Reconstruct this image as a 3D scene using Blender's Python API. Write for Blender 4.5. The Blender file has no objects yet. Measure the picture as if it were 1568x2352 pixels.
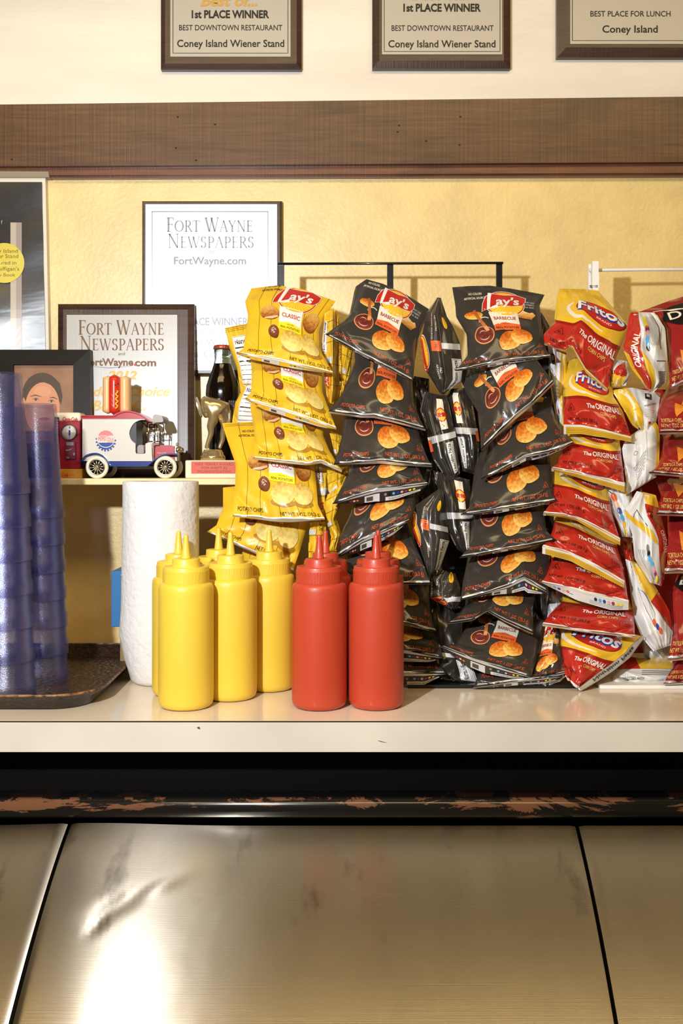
import bpy, bmesh, math, random
import numpy as np
from mathutils import Vector, Matrix
from mathutils.geometry import tessellate_polygon

# ------------------------------------------------------------------ camera, world, light, exposure
F = 2287.0            # focal length in pixels of the 1568 x 2352 frame
CX, HY = 784.0, 1065.0
ZC = 1.3225           # camera height; counter top at z = 1.0
sc = bpy.context.scene
col = sc.collection

cam_d = bpy.data.cameras.new('camera')
cam_d.sensor_fit = 'VERTICAL'
cam_d.sensor_height = 36.0
cam_d.sensor_width = 24.0
cam_d.lens = F / 2352.0 * 36.0
cam_d.shift_y = -(1176.0 - HY) / 2352.0
cam_d.clip_start = 0.05
cam = bpy.data.objects.new('camera', cam_d)
cam.location = (0, 0, ZC)
cam.rotation_euler = (math.pi / 2, 0, 0)
col.objects.link(cam)
sc.camera = cam

world = bpy.data.worlds.new('room_ambient')
world.use_nodes = True
bg = world.node_tree.nodes['Background']
bg.inputs[0].default_value = (1.0, 0.72, 0.34, 1)
bg.inputs[1].default_value = 0.075
sc.world = world

def lamp(name, kind, loc, energy, color, size=0.1, rot=(0, 0, 0), size_y=None):
    d = bpy.data.lights.new(name, kind)
    d.energy = energy; d.color = color
    if kind == 'AREA':
        d.shape = 'RECTANGLE'; d.size = size; d.size_y = size_y or size
    else:
        d.shadow_soft_size = size
    o = bpy.data.objects.new(name, d)
    o.location = loc; o.rotation_euler = rot
    col.objects.link(o)
    return o

FLASH = lamp('flash_lamp', 'POINT', (-0.40, 0.30, ZC + 0.298), 77.0, (0.93, 0.96, 1.0), 0.022)
CEIL = lamp('ceiling_lamp', 'AREA', (0.20, 0.0, 2.75), 24.0, (1.0, 0.74, 0.36), 3.0, (math.radians(46), 0, 0), 0.45)

sc.view_settings.view_transform = 'Standard'
sc.view_settings.look = 'None'
sc.view_settings.exposure = 0.0
sc.view_settings.gamma = 1.0
sc.view_settings.use_curve_mapping = False
sc.cycles.transparent_max_bounces = 48
sc.cycles.max_bounces = 10

# ------------------------------------------------------------------ helpers
def P(px, py, D):
    return Vector(((px - CX) * D / F, D, ZC - (py - HY) * D / F))

def ground_D(py, z=1.0):
    return (ZC - z) * F / (py - HY)

def lin(c):
    out = []
    for v in c[:3]:
        v = v / 255.0
        out.append(v / 12.92 if v <= 0.04045 else ((v + 0.055) / 1.055) ** 2.4)
    return (out[0], out[1], out[2], 1.0)

MATS = {}
def mat(name, c, rough=0.5, metal=0.0, spec=0.5, coat=0.0, trans=0.0, ior=1.45, alpha=1.0):
    if name in MATS:
        return MATS[name]
    m = bpy.data.materials.new(name)
    m.use_nodes = True
    b = m.node_tree.nodes['Principled BSDF']
    b.inputs['Base Color'].default_value = lin(c)
    b.inputs['Roughness'].default_value = rough
    b.inputs['Metallic'].default_value = metal
    b.inputs['Specular IOR Level'].default_value = spec
    b.inputs['Coat Weight'].default_value = coat
    b.inputs['Coat Roughness'].default_value = 0.1
    b.inputs['Transmission Weight'].default_value = trans
    b.inputs['IOR'].default_value = ior
    b.inputs['Alpha'].default_value = alpha
    MATS[name] = m
    return m

class NT:
    """small node-tree helper"""
    def __init__(self, m):
        self.t = m.node_tree; self.n = self.t.nodes; self.l = self.t.links
        self.b = self.n['Principled BSDF']
    def add(self, typ, **kw):
        n = self.n.new(typ)
        for k, v in kw.items():
            if k in n.inputs.keys():
                n.inputs[k].default_value = v
            else:
                setattr(n, k, v)
        return n
    def link(self, a, ao, b, bi):
        self.l.new(a.outputs[ao], b.inputs[bi])
    def coord(self, which='Object', scale=(1, 1, 1)):
        c = self.add('ShaderNodeTexCoord')
        mp = self.add('ShaderNodeMapping')
        mp.inputs['Scale'].default_value = scale
        self.link(c, which, mp, 'Vector')
        return mp
    def noise(self, src, scale, detail=4.0, rough=0.55, dist=0.0):
        n = self.add('ShaderNodeTexNoise')
        n.inputs['Scale'].default_value = scale
        n.inputs['Detail'].default_value = detail
        n.inputs['Roughness'].default_value = rough
        n.inputs['Distortion'].default_value = dist
        self.link(src, 'Vector', n, 'Vector')
        return n
    def ramp(self, src, out, stops):
        r = self.add('ShaderNodeValToRGB')
        els = r.color_ramp.elements
        while len(els) < len(stops):
            els.new(0.5)
        for e, (p, c) in zip(els, stops):
            e.position = p
            e.color = lin(c) if len(c) == 3 else c
        self.link(src, out, r, 'Fac')
        return r
    def bump(self, src, out, strength, dist):
        b = self.add('ShaderNodeBump')
        b.inputs['Strength'].default_value = strength
        b.inputs['Distance'].default_value = dist
        self.link(src, out, b, 'Height')
        self.link(b, 'Normal', self.b, 'Normal')
        return b
    def mix(self, fac, fo, a, ao, b, bo, mode='MIX', f=None):
        m = self.add('ShaderNodeMix', data_type='RGBA', blend_type=mode)
        if fac is not None:
            self.l.new(fac.outputs[fo], m.inputs[0])
        else:
            m.inputs[0].default_value = f
        for src, so, idx in ((a, ao, 6), (b, bo, 7)):
            if isinstance(src, tuple):
                m.inputs[idx].default_value = lin(src)
            else:
                self.l.new(src.outputs[so], m.inputs[idx])
        return m
    def color(self, node, out='Color'):
        self.l.new(node.outputs[out], self.b.inputs['Base Color'])
    def mixcolor(self, m):
        self.l.new(m.outputs[2], self.b.inputs['Base Color'])

# ---- 3D mesh builder: everything added becomes ONE mesh object
class MB:
    def __init__(self):
        self.v = []; self.f = []; self.mi = []; self.sm = []
    def raw(self, verts, faces, mi=0, smooth=False):
        o = len(self.v)
        self.v += [tuple(p) for p in verts]
        for f in faces:
            self.f.append(tuple(i + o for i in f)); self.mi.append(mi); self.sm.append(smooth)
        return self
    def bm(self, bm, mi=0, smooth=False):
        bm.verts.index_update()
        self.raw([v.co.copy() for v in bm.verts], [[v.index for v in f.verts] for f in bm.faces], mi, smooth)
        bm.free()
        return self
    def box(self, lo, hi, bevel=0.0, mi=0, seg=2, M=None):
        bm = bmesh.new()
        bmesh.ops.create_cube(bm, size=1.0)
        s = [hi[i] - lo[i] for i in range(3)]; c = [(hi[i] + lo[i]) / 2 for i in range(3)]
        for v in bm.verts:
            v.co = Vector((v.co.x * s[0] + c[0], v.co.y * s[1] + c[1], v.co.z * s[2] + c[2]))
        if bevel > 0:
            bmesh.ops.bevel(bm, geom=list(bm.edges), offset=bevel, segments=seg, affect='EDGES', profile=0.5)
        if M is not None:
            bmesh.ops.transform(bm, matrix=M, verts=list(bm.verts))
        return self.bm(bm, mi, False)
    def hexa(self, p8, mi=0):
        """8 points: bottom ring 0-3, top ring 4-7"""
        return self.raw(p8, [(3, 2, 1, 0), (4, 5, 6, 7), (0, 1, 5, 4), (1, 2, 6, 5), (2, 3, 7, 6), (3, 0, 4, 7)], mi)
    def prism(self, pts, y0, y1, mi=0, plane='xz', M=None, smooth=False):
        """2D outline extruded between y0 and y1"""
        n = len(pts)
        tri = tessellate_polygon([[Vector((p[0], p[1], 0)) for p in pts]])
        def to(p, y):
            q = Vector((p[0], y, p[1])) if plane == 'xz' else (Vector((p[0], p[1], y)) if plane == 'xy' else Vector((y, p[0], p[1])))
            return M @ q if M is not None else q
        vs = [to(p, y0) for p in pts] + [to(p, y1) for p in pts]
        self.raw(vs, [tuple(t) for t in tri] + [tuple(i + n for i in reversed(t)) for t in tri], mi)
        o = len(self.v) - 2 * n
        for i in range(n):
            j = (i + 1) % n
            self.f.append((o + i, o + j, o + n + j, o + n + i)); self.mi.append(mi); self.sm.append(smooth)
        return self
    def lathe(self, prof, c=(0, 0, 0), seg=48, mi=0, axis='z', rf=None, smooth=True, cap0=True, cap1=True):
        """prof: list of (r, h)"""
        vs = []; fs = []
        for k, (r, h) in enumerate(prof):
            for i in range(seg):
                a = 2 * math.pi * i / seg
                rr = r * (rf(a, h) if rf else 1.0)
                x, y = rr * math.cos(a), rr * math.sin(a)
                if axis == 'z': p = (c[0] + x, c[1] + y, c[2] + h)
                elif axis == 'y': p = (c[0] + x, c[1] + h, c[2] + y)
                else: p = (c[0] + h, c[1] + x, c[2] + y)
                vs.append(p)
        for k in range(len(prof) - 1):
            for i in range(seg):
                j = (i + 1) % seg
                fs.append((k * seg + i, k * seg + j, (k + 1) * seg + j, (k + 1) * seg + i))
        if cap0: fs.append(tuple(reversed(range(seg))))
        if cap1: fs.append(tuple(range((len(prof) - 1) * seg, len(prof) * seg)))
        return self.raw(vs, fs, mi, smooth)
    def tube(self, pts, r, seg=10, mi=0, smooth=True, closed=False):
        pts = [Vector(p) for p in pts]
        n = len(pts); rs = r if isinstance(r, (list, tuple)) else [r] * n
        vs = []; fs = []
        up = Vector((0, 0, 1))
        prev = None
        for k in range(n):
            a = pts[k - 1] if (k > 0 or closed) else pts[k]
            b = pts[(k + 1) % n] if (k < n - 1 or closed) else pts[k]
            t = (b - a).normalized()
            if prev is None:
                ref = up if abs(t.dot(up)) < 0.9 else Vector((1, 0, 0))
                u = t.cross(ref).normalized()
            else:
                u = (prev - t * prev.dot(t)).normalized()
            w = t.cross(u).normalized(); prev = u
            for i in range(seg):
                an = 2 * math.pi * i / seg
                vs.append(pts[k] + u * (rs[k] * math.cos(an)) + w * (rs[k] * math.sin(an)))
        for k in range(n if closed else n - 1):
            k2 = (k + 1) % n
            for i in range(seg):
                j = (i + 1) % seg
                fs.append((k * seg + i, k * seg + j, k2 * seg + j, k2 * seg + i))
        if not closed:
            fs.append(tuple(reversed(range(seg)))); fs.append(tuple(range((n - 1) * seg, n * seg)))
        return self.raw(vs, fs, mi, smooth)
    def build(self, name, mats, parent=None, flipfix=True):
        me = bpy.data.meshes.new(name)
        off = parent['_loc'] if (parent is not None and '_loc' in parent) else (0, 0, 0)
        loc = (0, 0, 0)
        vs = np.array(self.v, dtype=np.float64)
        if parent is not None:
            vs = vs - np.array(WORLD[parent.name])
            worigin = WORLD[parent.name]
        else:
            lo = vs.min(0); hi = vs.max(0)
            worigin = ((lo[0] + hi[0]) / 2, (lo[1] + hi[1]) / 2, lo[2])
            vs = vs - np.array(worigin)
        me.from_pydata([tuple(p) for p in vs], [], self.f)
        if not isinstance(mats, (list, tuple)): mats = [mats]
        for m in mats: me.materials.append(m)
        me.polygons.foreach_set('material_index', self.mi)
        me.polygons.foreach_set('use_smooth', self.sm)
        if flipfix:
            bm = bmesh.new(); bm.from_mesh(me)
            bmesh.ops.recalc_face_normals(bm, faces=list(bm.faces))
            bm.to_mesh(me); bm.free()
        me.update()
        o = bpy.data.objects.new(name, me)
        col.objects.link(o)
        if parent is not None:
            o.parent = parent
        else:
            o.location = worigin
        WORLD[o.name] = worigin
        return o

WORLD = {}
def tag(o, label, cat, group=None, kind=None):
    if label: o['label'] = label
    if cat: o['category'] = cat
    if group: o['group'] = group
    if kind: o['kind'] = kind
    return o

def thing(name, label, cat, loc, group=None):
    o = bpy.data.objects.new(name, None)
    o.empty_display_size = 0.02
    o.location = loc
    col.objects.link(o)
    WORLD[o.name] = tuple(loc)
    return tag(o, label, cat, group)

def structure(mb, name, mats):
    o = mb.build(name, mats)
    o['kind'] = 'structure'
    return o

# ------------------------------------------------------------------ 2D artwork (printing) as thin meshes
_tx = {}
def text_mesh(s, bold):
    k = (s, bold)
    if k in _tx: return _tx[k]
    cu = bpy.data.curves.new('t', 'FONT')
    cu.body = s; cu.offset = bold; cu.resolution_u = 3
    ob = bpy.data.objects.new('t', cu)
    me = bpy.data.meshes.new_from_object(ob)
    V = np.array([(v.co.x, v.co.y) for v in me.vertices], dtype=float).reshape(-1, 2)
    Fc = [tuple(p.vertices) for p in me.polygons]
    bpy.data.meshes.remove(me); bpy.data.objects.remove(ob); bpy.data.curves.remove(cu)
    if len(V):
        V[:, 0] -= V[:, 0].min()
    _tx[k] = (V / 0.729, Fc)
    return _tx[k]

SERIF = {
 'F': (.62, [(.17,0,.17,1,.13),(.03,.98,.58,.98,.045),(.17,.52,.48,.52,.045),(.03,.02,.34,.02,.045),(.58,1,.6,.82,.04),(.48,.6,.48,.43,.04)], []),
 'O': (.98, [], [(.49,.5,.42,.48,0,360)]),
 'R': (.78, [(.17,0,.17,1,.13),(.03,.98,.4,.98,.045),(.03,.02,.34,.02,.045),(.2,.5,.4,.5,.045),(.38,.5,.74,.0,.11),(.68,.02,.82,.02,.04)], [(.36,.745,.24,.235,-90,90)]),
 'T': (.76, [(.38,0,.38,1,.13),(.03,.98,.73,.98,.045),(.22,.02,.54,.02,.045),(.03,1,.01,.82,.04),(.73,1,.75,.82,.04)], []),
 'W': (1.2, [(.08,1,.38,0,.12),(.38,0,.6,.95,.045),(.55,1,.84,0,.12),(.84,0,1.12,1,.045),(0,.98,.22,.98,.04),(1.0,.98,1.2,.98,.04),(.48,.98,.66,.98,.04)], []),
 'A': (.84, [(.07,0,.42,1,.045),(.4,1,.76,0,.12),(.2,.36,.6,.36,.04),(0,.02,.18,.02,.04),(.62,.02,.86,.02,.04)], []),
 'Y': (.8, [(.4,0,.4,.48,.12),(.07,1,.4,.45,.12),(.4,.45,.72,1,.045),(0,.98,.22,.98,.04),(.6,.98,.82,.98,.04),(.26,.02,.54,.02,.04)], []),
 'N': (.94, [(.16,0,.16,1,.045),(.14,1,.78,0,.12),(.78,0,.78,1,.045),(.02,.98,.2,.98,.04),(.66,.98,.9,.98,.04),(.04,.02,.28,.02,.04)], []),
 'E': (.66, [(.17,0,.17,1,.13),(.03,.98,.56,.98,.045),(.03,.02,.58,.02,.045),(.17,.52,.48,.52,.045),(.56,1,.57,.84,.04),(.58,0,.62,.18,.04),(.48,.6,.48,.44,.04)], []),
 'P': (.66, [(.17,0,.17,1,.13),(.03,.98,.38,.98,.045),(.03,.02,.34,.02,.045),(.2,.46,.36,.46,.045)], [(.34,.72,.25,.26,-90,90)]),
 'S': (.62, [(.08,.02,.08,.24,.045),(.5,.76,.5,.98,.045)], [(.29,.75,.19,.235,25,270),(.29,.265,.22,.25,90,-160)]),
}

class Art:
    """collects flat shapes in (a, b); b runs downward; later mapped on a surface"""
    def __init__(self, mats):
        self.mats = []
        self.mn = {}
        self.V = []; self.L = []; self.lay = []; self.F = []; self.mi = []
    def m(self, m):
        if m.name not in self.mn:
            self.mn[m.name] = len(self.mats); self.mats.append(m)
        return self.mn[m.name]
    def put(self, V, Fc, m, layer, L=None):
        o = len(self.V)
        V = [tuple(p) for p in V]
        if L is None:
            xs = [p[0] for p in V]; ys = [p[1] for p in V]
            cx, cy = (min(xs) + max(xs)) / 2, (min(ys) + max(ys)) / 2
            rx, ry = max(1e-6, (max(xs) - min(xs)) / 2), max(1e-6, (max(ys) - min(ys)) / 2)
            L = [((p[0] - cx) / rx, (p[1] - cy) / ry) for p in V]
        self.V += V; self.L += L; self.lay += [layer] * len(V)
        mi = self.m(m)
        for f in Fc:
            self.F.append(tuple(i + o for i in f)); self.mi.append(mi)
    def poly(self, pts, m, layer=1):
        tri = tessellate_polygon([[Vector((p[0], p[1], 0)) for p in pts]])
        self.put(pts, [tuple(t) for t in tri], m, layer)
    def rect(self, x0, y0, x1, y1, m, layer=1):
        self.put([(x0, y0), (x1, y0), (x1, y1), (x0, y1)], [(0, 1, 2, 3)], m, layer)
    def ell(self, cx, cy, rx, ry, m, layer=1, rot=0, n=28, wob=0.0, seed=0, a0=0, a1=360):
        V = [(cx, cy)]; L = [(0, 0)]
        rnd = random.Random(seed); ph = [rnd.uniform(0, 6.28) for _ in range(3)]
        r0 = math.radians(rot)
        full = abs(a1 - a0) >= 360
        for i in range(n if full else n + 1):
            t = math.radians(a0 + (a1 - a0) * i / n)
            w = 1 + wob * (math.sin(2 * t + ph[0]) + .6 * math.sin(3 * t + ph[1]) + .4 * math.sin(5 * t + ph[2]))
            x, y = rx * w * math.cos(t), ry * w * math.sin(t)
            V.append((cx + x * math.cos(r0) - y * math.sin(r0), cy + x * math.sin(r0) + y * math.cos(r0)))
            L.append((w * math.cos(t), w * math.sin(t)))
        k = len(V) - 1
        Fc = [(0, 1 + i, 1 + (i + 1) % k) for i in range(k if full else k - 1)]
        self.put(V, Fc, m, layer, L)
    def stroke(self, pts, w, m, layer=1, closed=False, cap=False):
        n = len(pts); V = []; Fc = []
        ws = w if isinstance(w, (list, tuple)) else [w] * n
        P2 = [Vector((p[0], p[1])) for p in pts]
        for i in range(n):
            a = P2[i - 1] if (i > 0 or closed) else P2[i]
            b = P2[(i + 1) % n] if (i < n - 1 or closed) else P2[i]
            t = (b - a)
            t = t.normalized() if t.length > 1e-9 else Vector((1, 0))
            nn = Vector((-t.y, t.x)) * ws[i] / 2
            V.append(tuple(P2[i] + nn)); V.append(tuple(P2[i] - nn))
        for i in range(n if closed else n - 1):
            j = (i + 1) % n
            Fc.append((2 * i, 2 * i + 1, 2 * j + 1, 2 * j))
        self.put(V, Fc, m, layer)
        if cap:
            for i in (0, n - 1):
                self.ell(pts[i][0], pts[i][1], ws[i] / 2, ws[i] / 2, m, layer, n=10)
    def arc(self, cx, cy, rx, ry, a0, a1, w, m, layer=1, rot=0, n=24, wfun=None):
        pts = []; r0 = math.radians(rot); ws = []
        for i in range(n + 1):
            t = math.radians(a0 + (a1 - a0) * i / n)
            x, y = rx * math.cos(t), ry * math.sin(t)
            pts.append((cx + x * math.cos(r0) - y * math.sin(r0), cy + x * math.sin(r0) + y * math.cos(r0)))
            ws.append(w * (wfun(i / n) if wfun else 1))
        self.stroke(pts, ws, m, layer)
    def text(self, s, x, y, h, m, w=None, layer=2, rot=0, shear=0, bold=0.0, align='c', wave=None):
        """x, y = centre of the cap-height box (align c), b downward"""
        V, Fc = text_mesh(s, bold)
        if not len(V): return
        V = V.copy()
        W = V[:, 0].max()
        V[:, 1] -= 0.5
        V[:, 0] += shear * V[:, 1]
        sx = (w / W) if w else h
        X = V[:, 0] * sx; Y = -V[:, 1] * h
        tot = W * sx
        X = X - (tot / 2 if align == 'c' else (tot if align == 'r' else 0))
        if wave: Y = Y + np.array([wave(t) for t in X / max(tot, 1e-9)])
        r = math.radians(rot)
        VX = x + X * math.cos(r) - Y * math.sin(r); VY = y + X * math.sin(r) + Y * math.cos(r)
        self.put(list(zip(VX, VY)), Fc, m, layer)
    def serif(self, s, x, y, h, m, w, layer=2):
        """small-caps serif lettering; capitals big, lower-case drawn as small capitals"""
        tot = 0; lay = []
        for ch in s:
            sc_ = 1.0 if ch.isupper() else 0.8
            if ch == ' ':
                tot += .35; continue
            wd = SERIF[ch.upper()][0] * sc_
            lay.append((ch.upper(), tot, sc_)); tot += wd + .07
        k = w / tot
        for ch, ox, s_ in lay:
            _, st, arcs = SERIF[ch]
            for (x0, y0, x1, y1, tw) in st:
                self.stroke([(x - w / 2 + (ox + x0 * s_) * k, y + h / 2 - y0 * s_ * h), (x - w / 2 + (ox + x1 * s_) * k, y + h / 2 - y1 * s_ * h)], tw * s_ * h, m, layer)
            for (cx, cy, rx, ry, a0, a1) in arcs:
                pts = []; ws = []
                for i in range(21):
                    t = math.radians(a0 + (a1 - a0) * i / 20)
                    pts.append((x - w / 2 + (ox + (cx + rx * math.cos(t)) * s_) * k, y + h / 2 - (cy + ry * math.sin(t)) * s_ * h))
                    ws.append((.04 + .09 * abs(math.cos(t))) * s_ * h)
                self.stroke(pts, ws, m, layer)
    def cut(self, nu, nv):
        """slice along a regular grid so the print can follow a curved surface"""
        bm = bmesh.new()
        vs = [bm.verts.new((p[0], p[1], l * 0.01)) for p, l in zip(self.V, self.lay)]
        uv = bm.loops.layers.uv.new('UVMap')
        for f, mi in zip(self.F, self.mi):
            try:
                fc = bm.faces.new([vs[i] for i in f])
            except ValueError:
                continue
            fc.material_index = mi
            for lp, i in zip(fc.loops, f):
                lp[uv].uv = self.L[i]
        for axis, n in ((0, nu), (1, nv)):
            no = (1, 0, 0) if axis == 0 else (0, 1, 0)
            lo, hi = (0.0, 1.0) if n < 2 or nv == 1 else (-.16, 1.1)
            cuts = [lo] + [k / n for k in range(0 if lo < 0 else 1, n + (1 if hi > 1 else 0))] + [hi]
            for k, c in enumerate(cuts):
                bmesh.ops.bisect_plane(bm, geom=list(bm.verts) + list(bm.edges) + list(bm.faces), plane_co=(c * no[0], c * no[1], 0), plane_no=no, dist=1e-5, clear_inner=(k == 0), clear_outer=(k == len(cuts) - 1))
        bm.verts.index_update()
        self.cV = np.array([(v.co.x, v.co.y) for v in bm.verts]); self.cl = np.array([v.co.z / 0.01 for v in bm.verts])
        self.cF = [[v.index for v in f.verts] for f in bm.faces]
        self.cm = [f.material_index for f in bm.faces]
        self.cL = [[tuple(lp[uv].uv) for lp in f.loops] for f in bm.faces]
        bm.free()
        return self
    def flat(self, name, fn, parent, step=0.00012, base=0.0003):
        """map on a plane: fn(a, b, h) -> world point; one mesh"""
        vs = [fn(p[0], p[1], base + step * l) for p, l in zip(self.V, self.lay)]
        off = Vector(WORLD[parent.name]) if parent else Vector((0, 0, 0))
        me = bpy.data.meshes.new(name)
        me.from_pydata([tuple(Vector(p) - off) for p in vs], [], self.F)
        for m in self.mats: me.materials.append(m)
        me.polygons.foreach_set('material_index', self.mi)
        ul = me.uv_layers.new(name='UVMap')
        flat = []
        for f in self.F:
            for i in f: flat += list(self.L[i])
        ul.data.foreach_set('uv', flat)
        me.update()
        o = bpy.data.objects.new(name, me); col.objects.link(o)
        o.parent = parent
        WORLD[o.name] = WORLD[parent.name]
        return o
# ------------------------------------------------------------------ materials
def film(name, c, rough, coat=0.3, bump=0.0):
    m = mat(name, c, rough, spec=0.5, coat=coat)
    m.node_tree.nodes['Principled BSDF'].inputs['Coat Roughness'].default_value = 0.12
    return m
M_BLACK = film('film_black', (58, 53, 48), 0.30, 0.55)
M_YEL = film('film_yellow', (230, 184, 40), 0.38, 0.25)
M_FRED = film('film_red', (186, 44, 32), 0.25, 0.7)
M_FYEL = film('film_gold', (234, 190, 52), 0.25, 0.7)
M_DRED = film('film_dark_red', (150, 34, 32), 0.25, 0.7)
M_WFILM = film('film_white', (226, 226, 226), 0.28, 0.6)
M_SILV = mat('film_silver', (205, 203, 200), 0.3, metal=0.35, coat=0.4)
M_BACKB = film('film_back_dark', (44, 40, 36), 0.32, 0.5)

def ink(name, c, rough=0.34, coat=0.3):
    return mat('ink_' + name, c, rough, coat=coat)
I_WHITE = ink('white', (240, 236, 230))
I_CREAM = ink('cream', (238, 228, 206))
I_RED = ink('red', (196, 42, 30))
I_DRED = ink('deep_red', (150, 28, 22))
I_ORED = ink('orange_red', (226, 92, 48))
I_ORANGE = ink('orange', (232, 104, 52))
I_BLACK = ink('black', (24, 20, 18))
I_LINE = ink('plank_line', (120, 84, 10))
I_SUN = ink('sun', (250, 190, 40))
I_SUNR = ink('sun_ray', (252, 220, 90))
I_YEL = ink('yellow', (250, 226, 40))
I_GOLD = ink('gold_text', (246, 214, 120))
I_BLUE = ink('blue', (30, 60, 150))
I_LBLUE = ink('light_blue', (90, 170, 225))
I_PINK = ink('pink', (226, 170, 170))
I_MAG = ink('magenta', (170, 24, 90))
I_PEACH = ink('peach', (240, 190, 150))
I_GREY = ink('grey', (130, 128, 128))
I_LGREY = ink('light_grey', (206, 206, 206))
I_DGREY = ink('dark_grey', (74, 70, 66))
I_OLIVE = ink('plum_grey', (90, 76, 70))
I_TAN = ink('tan', (216, 150, 96))
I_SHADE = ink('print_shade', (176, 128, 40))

def food(name, stops, scale=3.0, ydep=0.5, rdep=0.0, detail=6.0):
    m = mat('print_' + name, (200, 150, 60), 0.36, coat=0.3)
    t = NT(m)
    uv = t.add('ShaderNodeUVMap', uv_map='UVMap')
    n = t.add('ShaderNodeTexNoise'); n.inputs['Scale'].default_value = scale; n.inputs['Detail'].default_value = detail; n.inputs['Roughness'].default_value = 0.65
    t.link(uv, 'UV', n, 'Vector')
    sp = t.add('ShaderNodeSeparateXYZ'); t.link(uv, 'UV', sp, 'Vector')
    a = t.add('ShaderNodeMath', operation='MULTIPLY'); a.inputs[1].default_value = ydep
    t.link(sp, 'Y', a, 0)
    ln = t.add('ShaderNodeVectorMath', operation='LENGTH'); t.link(uv, 'UV', ln, 0)
    p = t.add('ShaderNodeMath', operation='POWER'); p.inputs[1].default_value = 4.0; t.link(ln, 'Value', p, 0)
    rm = t.add('ShaderNodeMath', operation='MULTIPLY'); rm.inputs[1].default_value = rdep; t.link(p, 'Value', rm, 0)
    s = t.add('ShaderNodeMath', operation='ADD'); t.link(n, 'Fac', s, 0); t.link(a, 'Value', s, 1)
    s2 = t.add('ShaderNodeMath', operation='ADD'); t.link(s, 'Value', s2, 0); t.link(rm, 'Value', s2, 1)
    r = t.ramp(s2, 'Value', stops)
    t.color(r)
    return m
K_CHIP = food('orange_chip', [(0.26, (186, 78, 18)), (0.44, (214, 116, 36)), (0.56, (226, 160, 66)), (0.74, (236, 194, 106)), (0.95, (242, 212, 140))], 3.2, 0.2, 0.05, 8.0)
K_CHIP2 = food('orange_chip_small', [(0.28, (192, 82, 18)), (0.46, (218, 122, 38)), (0.58, (230, 170, 72)), (0.76, (238, 200, 112))], 3.4, 0.26, 0.05, 8.0)
K_PALE = food('pale_chip', [(0.28, (196, 148, 56)), (0.42, (222, 188, 92)), (0.6, (234, 212, 126)), (0.9, (240, 226, 156))], 2.6, 0.16, -0.04, 8.0)
K_POT = food('potato', [(0.1, (226, 188, 110)), (0.42, (206, 150, 68)), (0.65, (164, 94, 36)), (0.95, (112, 56, 28))], 3.0, 0.32, 0.10, 8.0)
K_BROWN = food('brown_potato', [(0.25, (176, 120, 84)), (0.45, (128, 66, 40)), (0.7, (98, 46, 30)), (1.0, (74, 32, 22))], 3.4, 0.12, 0.12, 8.0)
K_SAUCE = food('sauce', [(0.2, (70, 24, 16)), (0.5, (104, 42, 30)), (0.8, (140, 70, 52)), (1.0, (176, 112, 84))], 1.6, 0.12, 0.05)
K_WOOD = food('brush_wood', [(0.2, (150, 72, 30)), (0.6, (190, 110, 54)), (1.0, (214, 150, 90))], 2.0, 0.2)
K_TORT = food('tortilla', [(0.2, (196, 92, 20)), (0.5, (224, 138, 44)), (1.0, (238, 180, 80))], 4.0, 0.1)
K_BUN = food('yam', [(0.2, (244, 206, 140)), (0.5, (220, 160, 80)), (1.0, (150, 84, 30))], 1.5, 0.4)

# ------------------------------------------------------------------ printed bag templates in (a, b)
def lays_logo(A, cx, cy, k=1.0, rot=0):
    r0 = math.radians(rot)
    def T(x, y):
        x *= k; y *= k
        return (cx + x * math.cos(r0) - y * math.sin(r0), cy + x * math.sin(r0) + y * math.cos(r0))
    A.ell(*T(0.01, 0.02), .235 * k, .165 * k, I_WHITE, 2, rot)
    A.ell(*T(0.01, 0.02), .228 * k, .158 * k, I_RED, 3, rot)
    A.ell(*T(0.01, 0.02), .215 * k, .146 * k, I_SUN, 4, rot)
    for i in range(13):
        t = math.radians(12 + i * 13)
        A.stroke([T(.01 + .06 * math.cos(t), .02 + .04 * math.sin(t)), T(.01 + .2 * math.cos(t), .02 + .135 * math.sin(t))], [.003 * k, .012 * k], I_SUNR, 5)
    ban = [(-.27, .115), (-.255, .02), (-.21, -.07), (-.14, -.1), (.0, -.095), (.13, -.115), (.25, -.09), (.255, -.03), (.22, .02), (.1, .045), (-.02, .04), (-.14, .075), (-.2, .09)]
    A.poly([T(*p) for p in ban], I_WHITE, 5)
    ban2 = [(x * .975, y * .95) for x, y in ban]
    A.poly([T(*p) for p in ban2], I_RED, 6)
    A.stroke([T(-.165, -.105), T(-.185, .085), T(-.07, .052)], .042 * k, I_WHITE, 7)
    A.text("ay's", *T(.045, -.02), .095 * k, I_WHITE, w=.27 * k, layer=8, rot=rot - 4, bold=.025, shear=.08)

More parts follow.
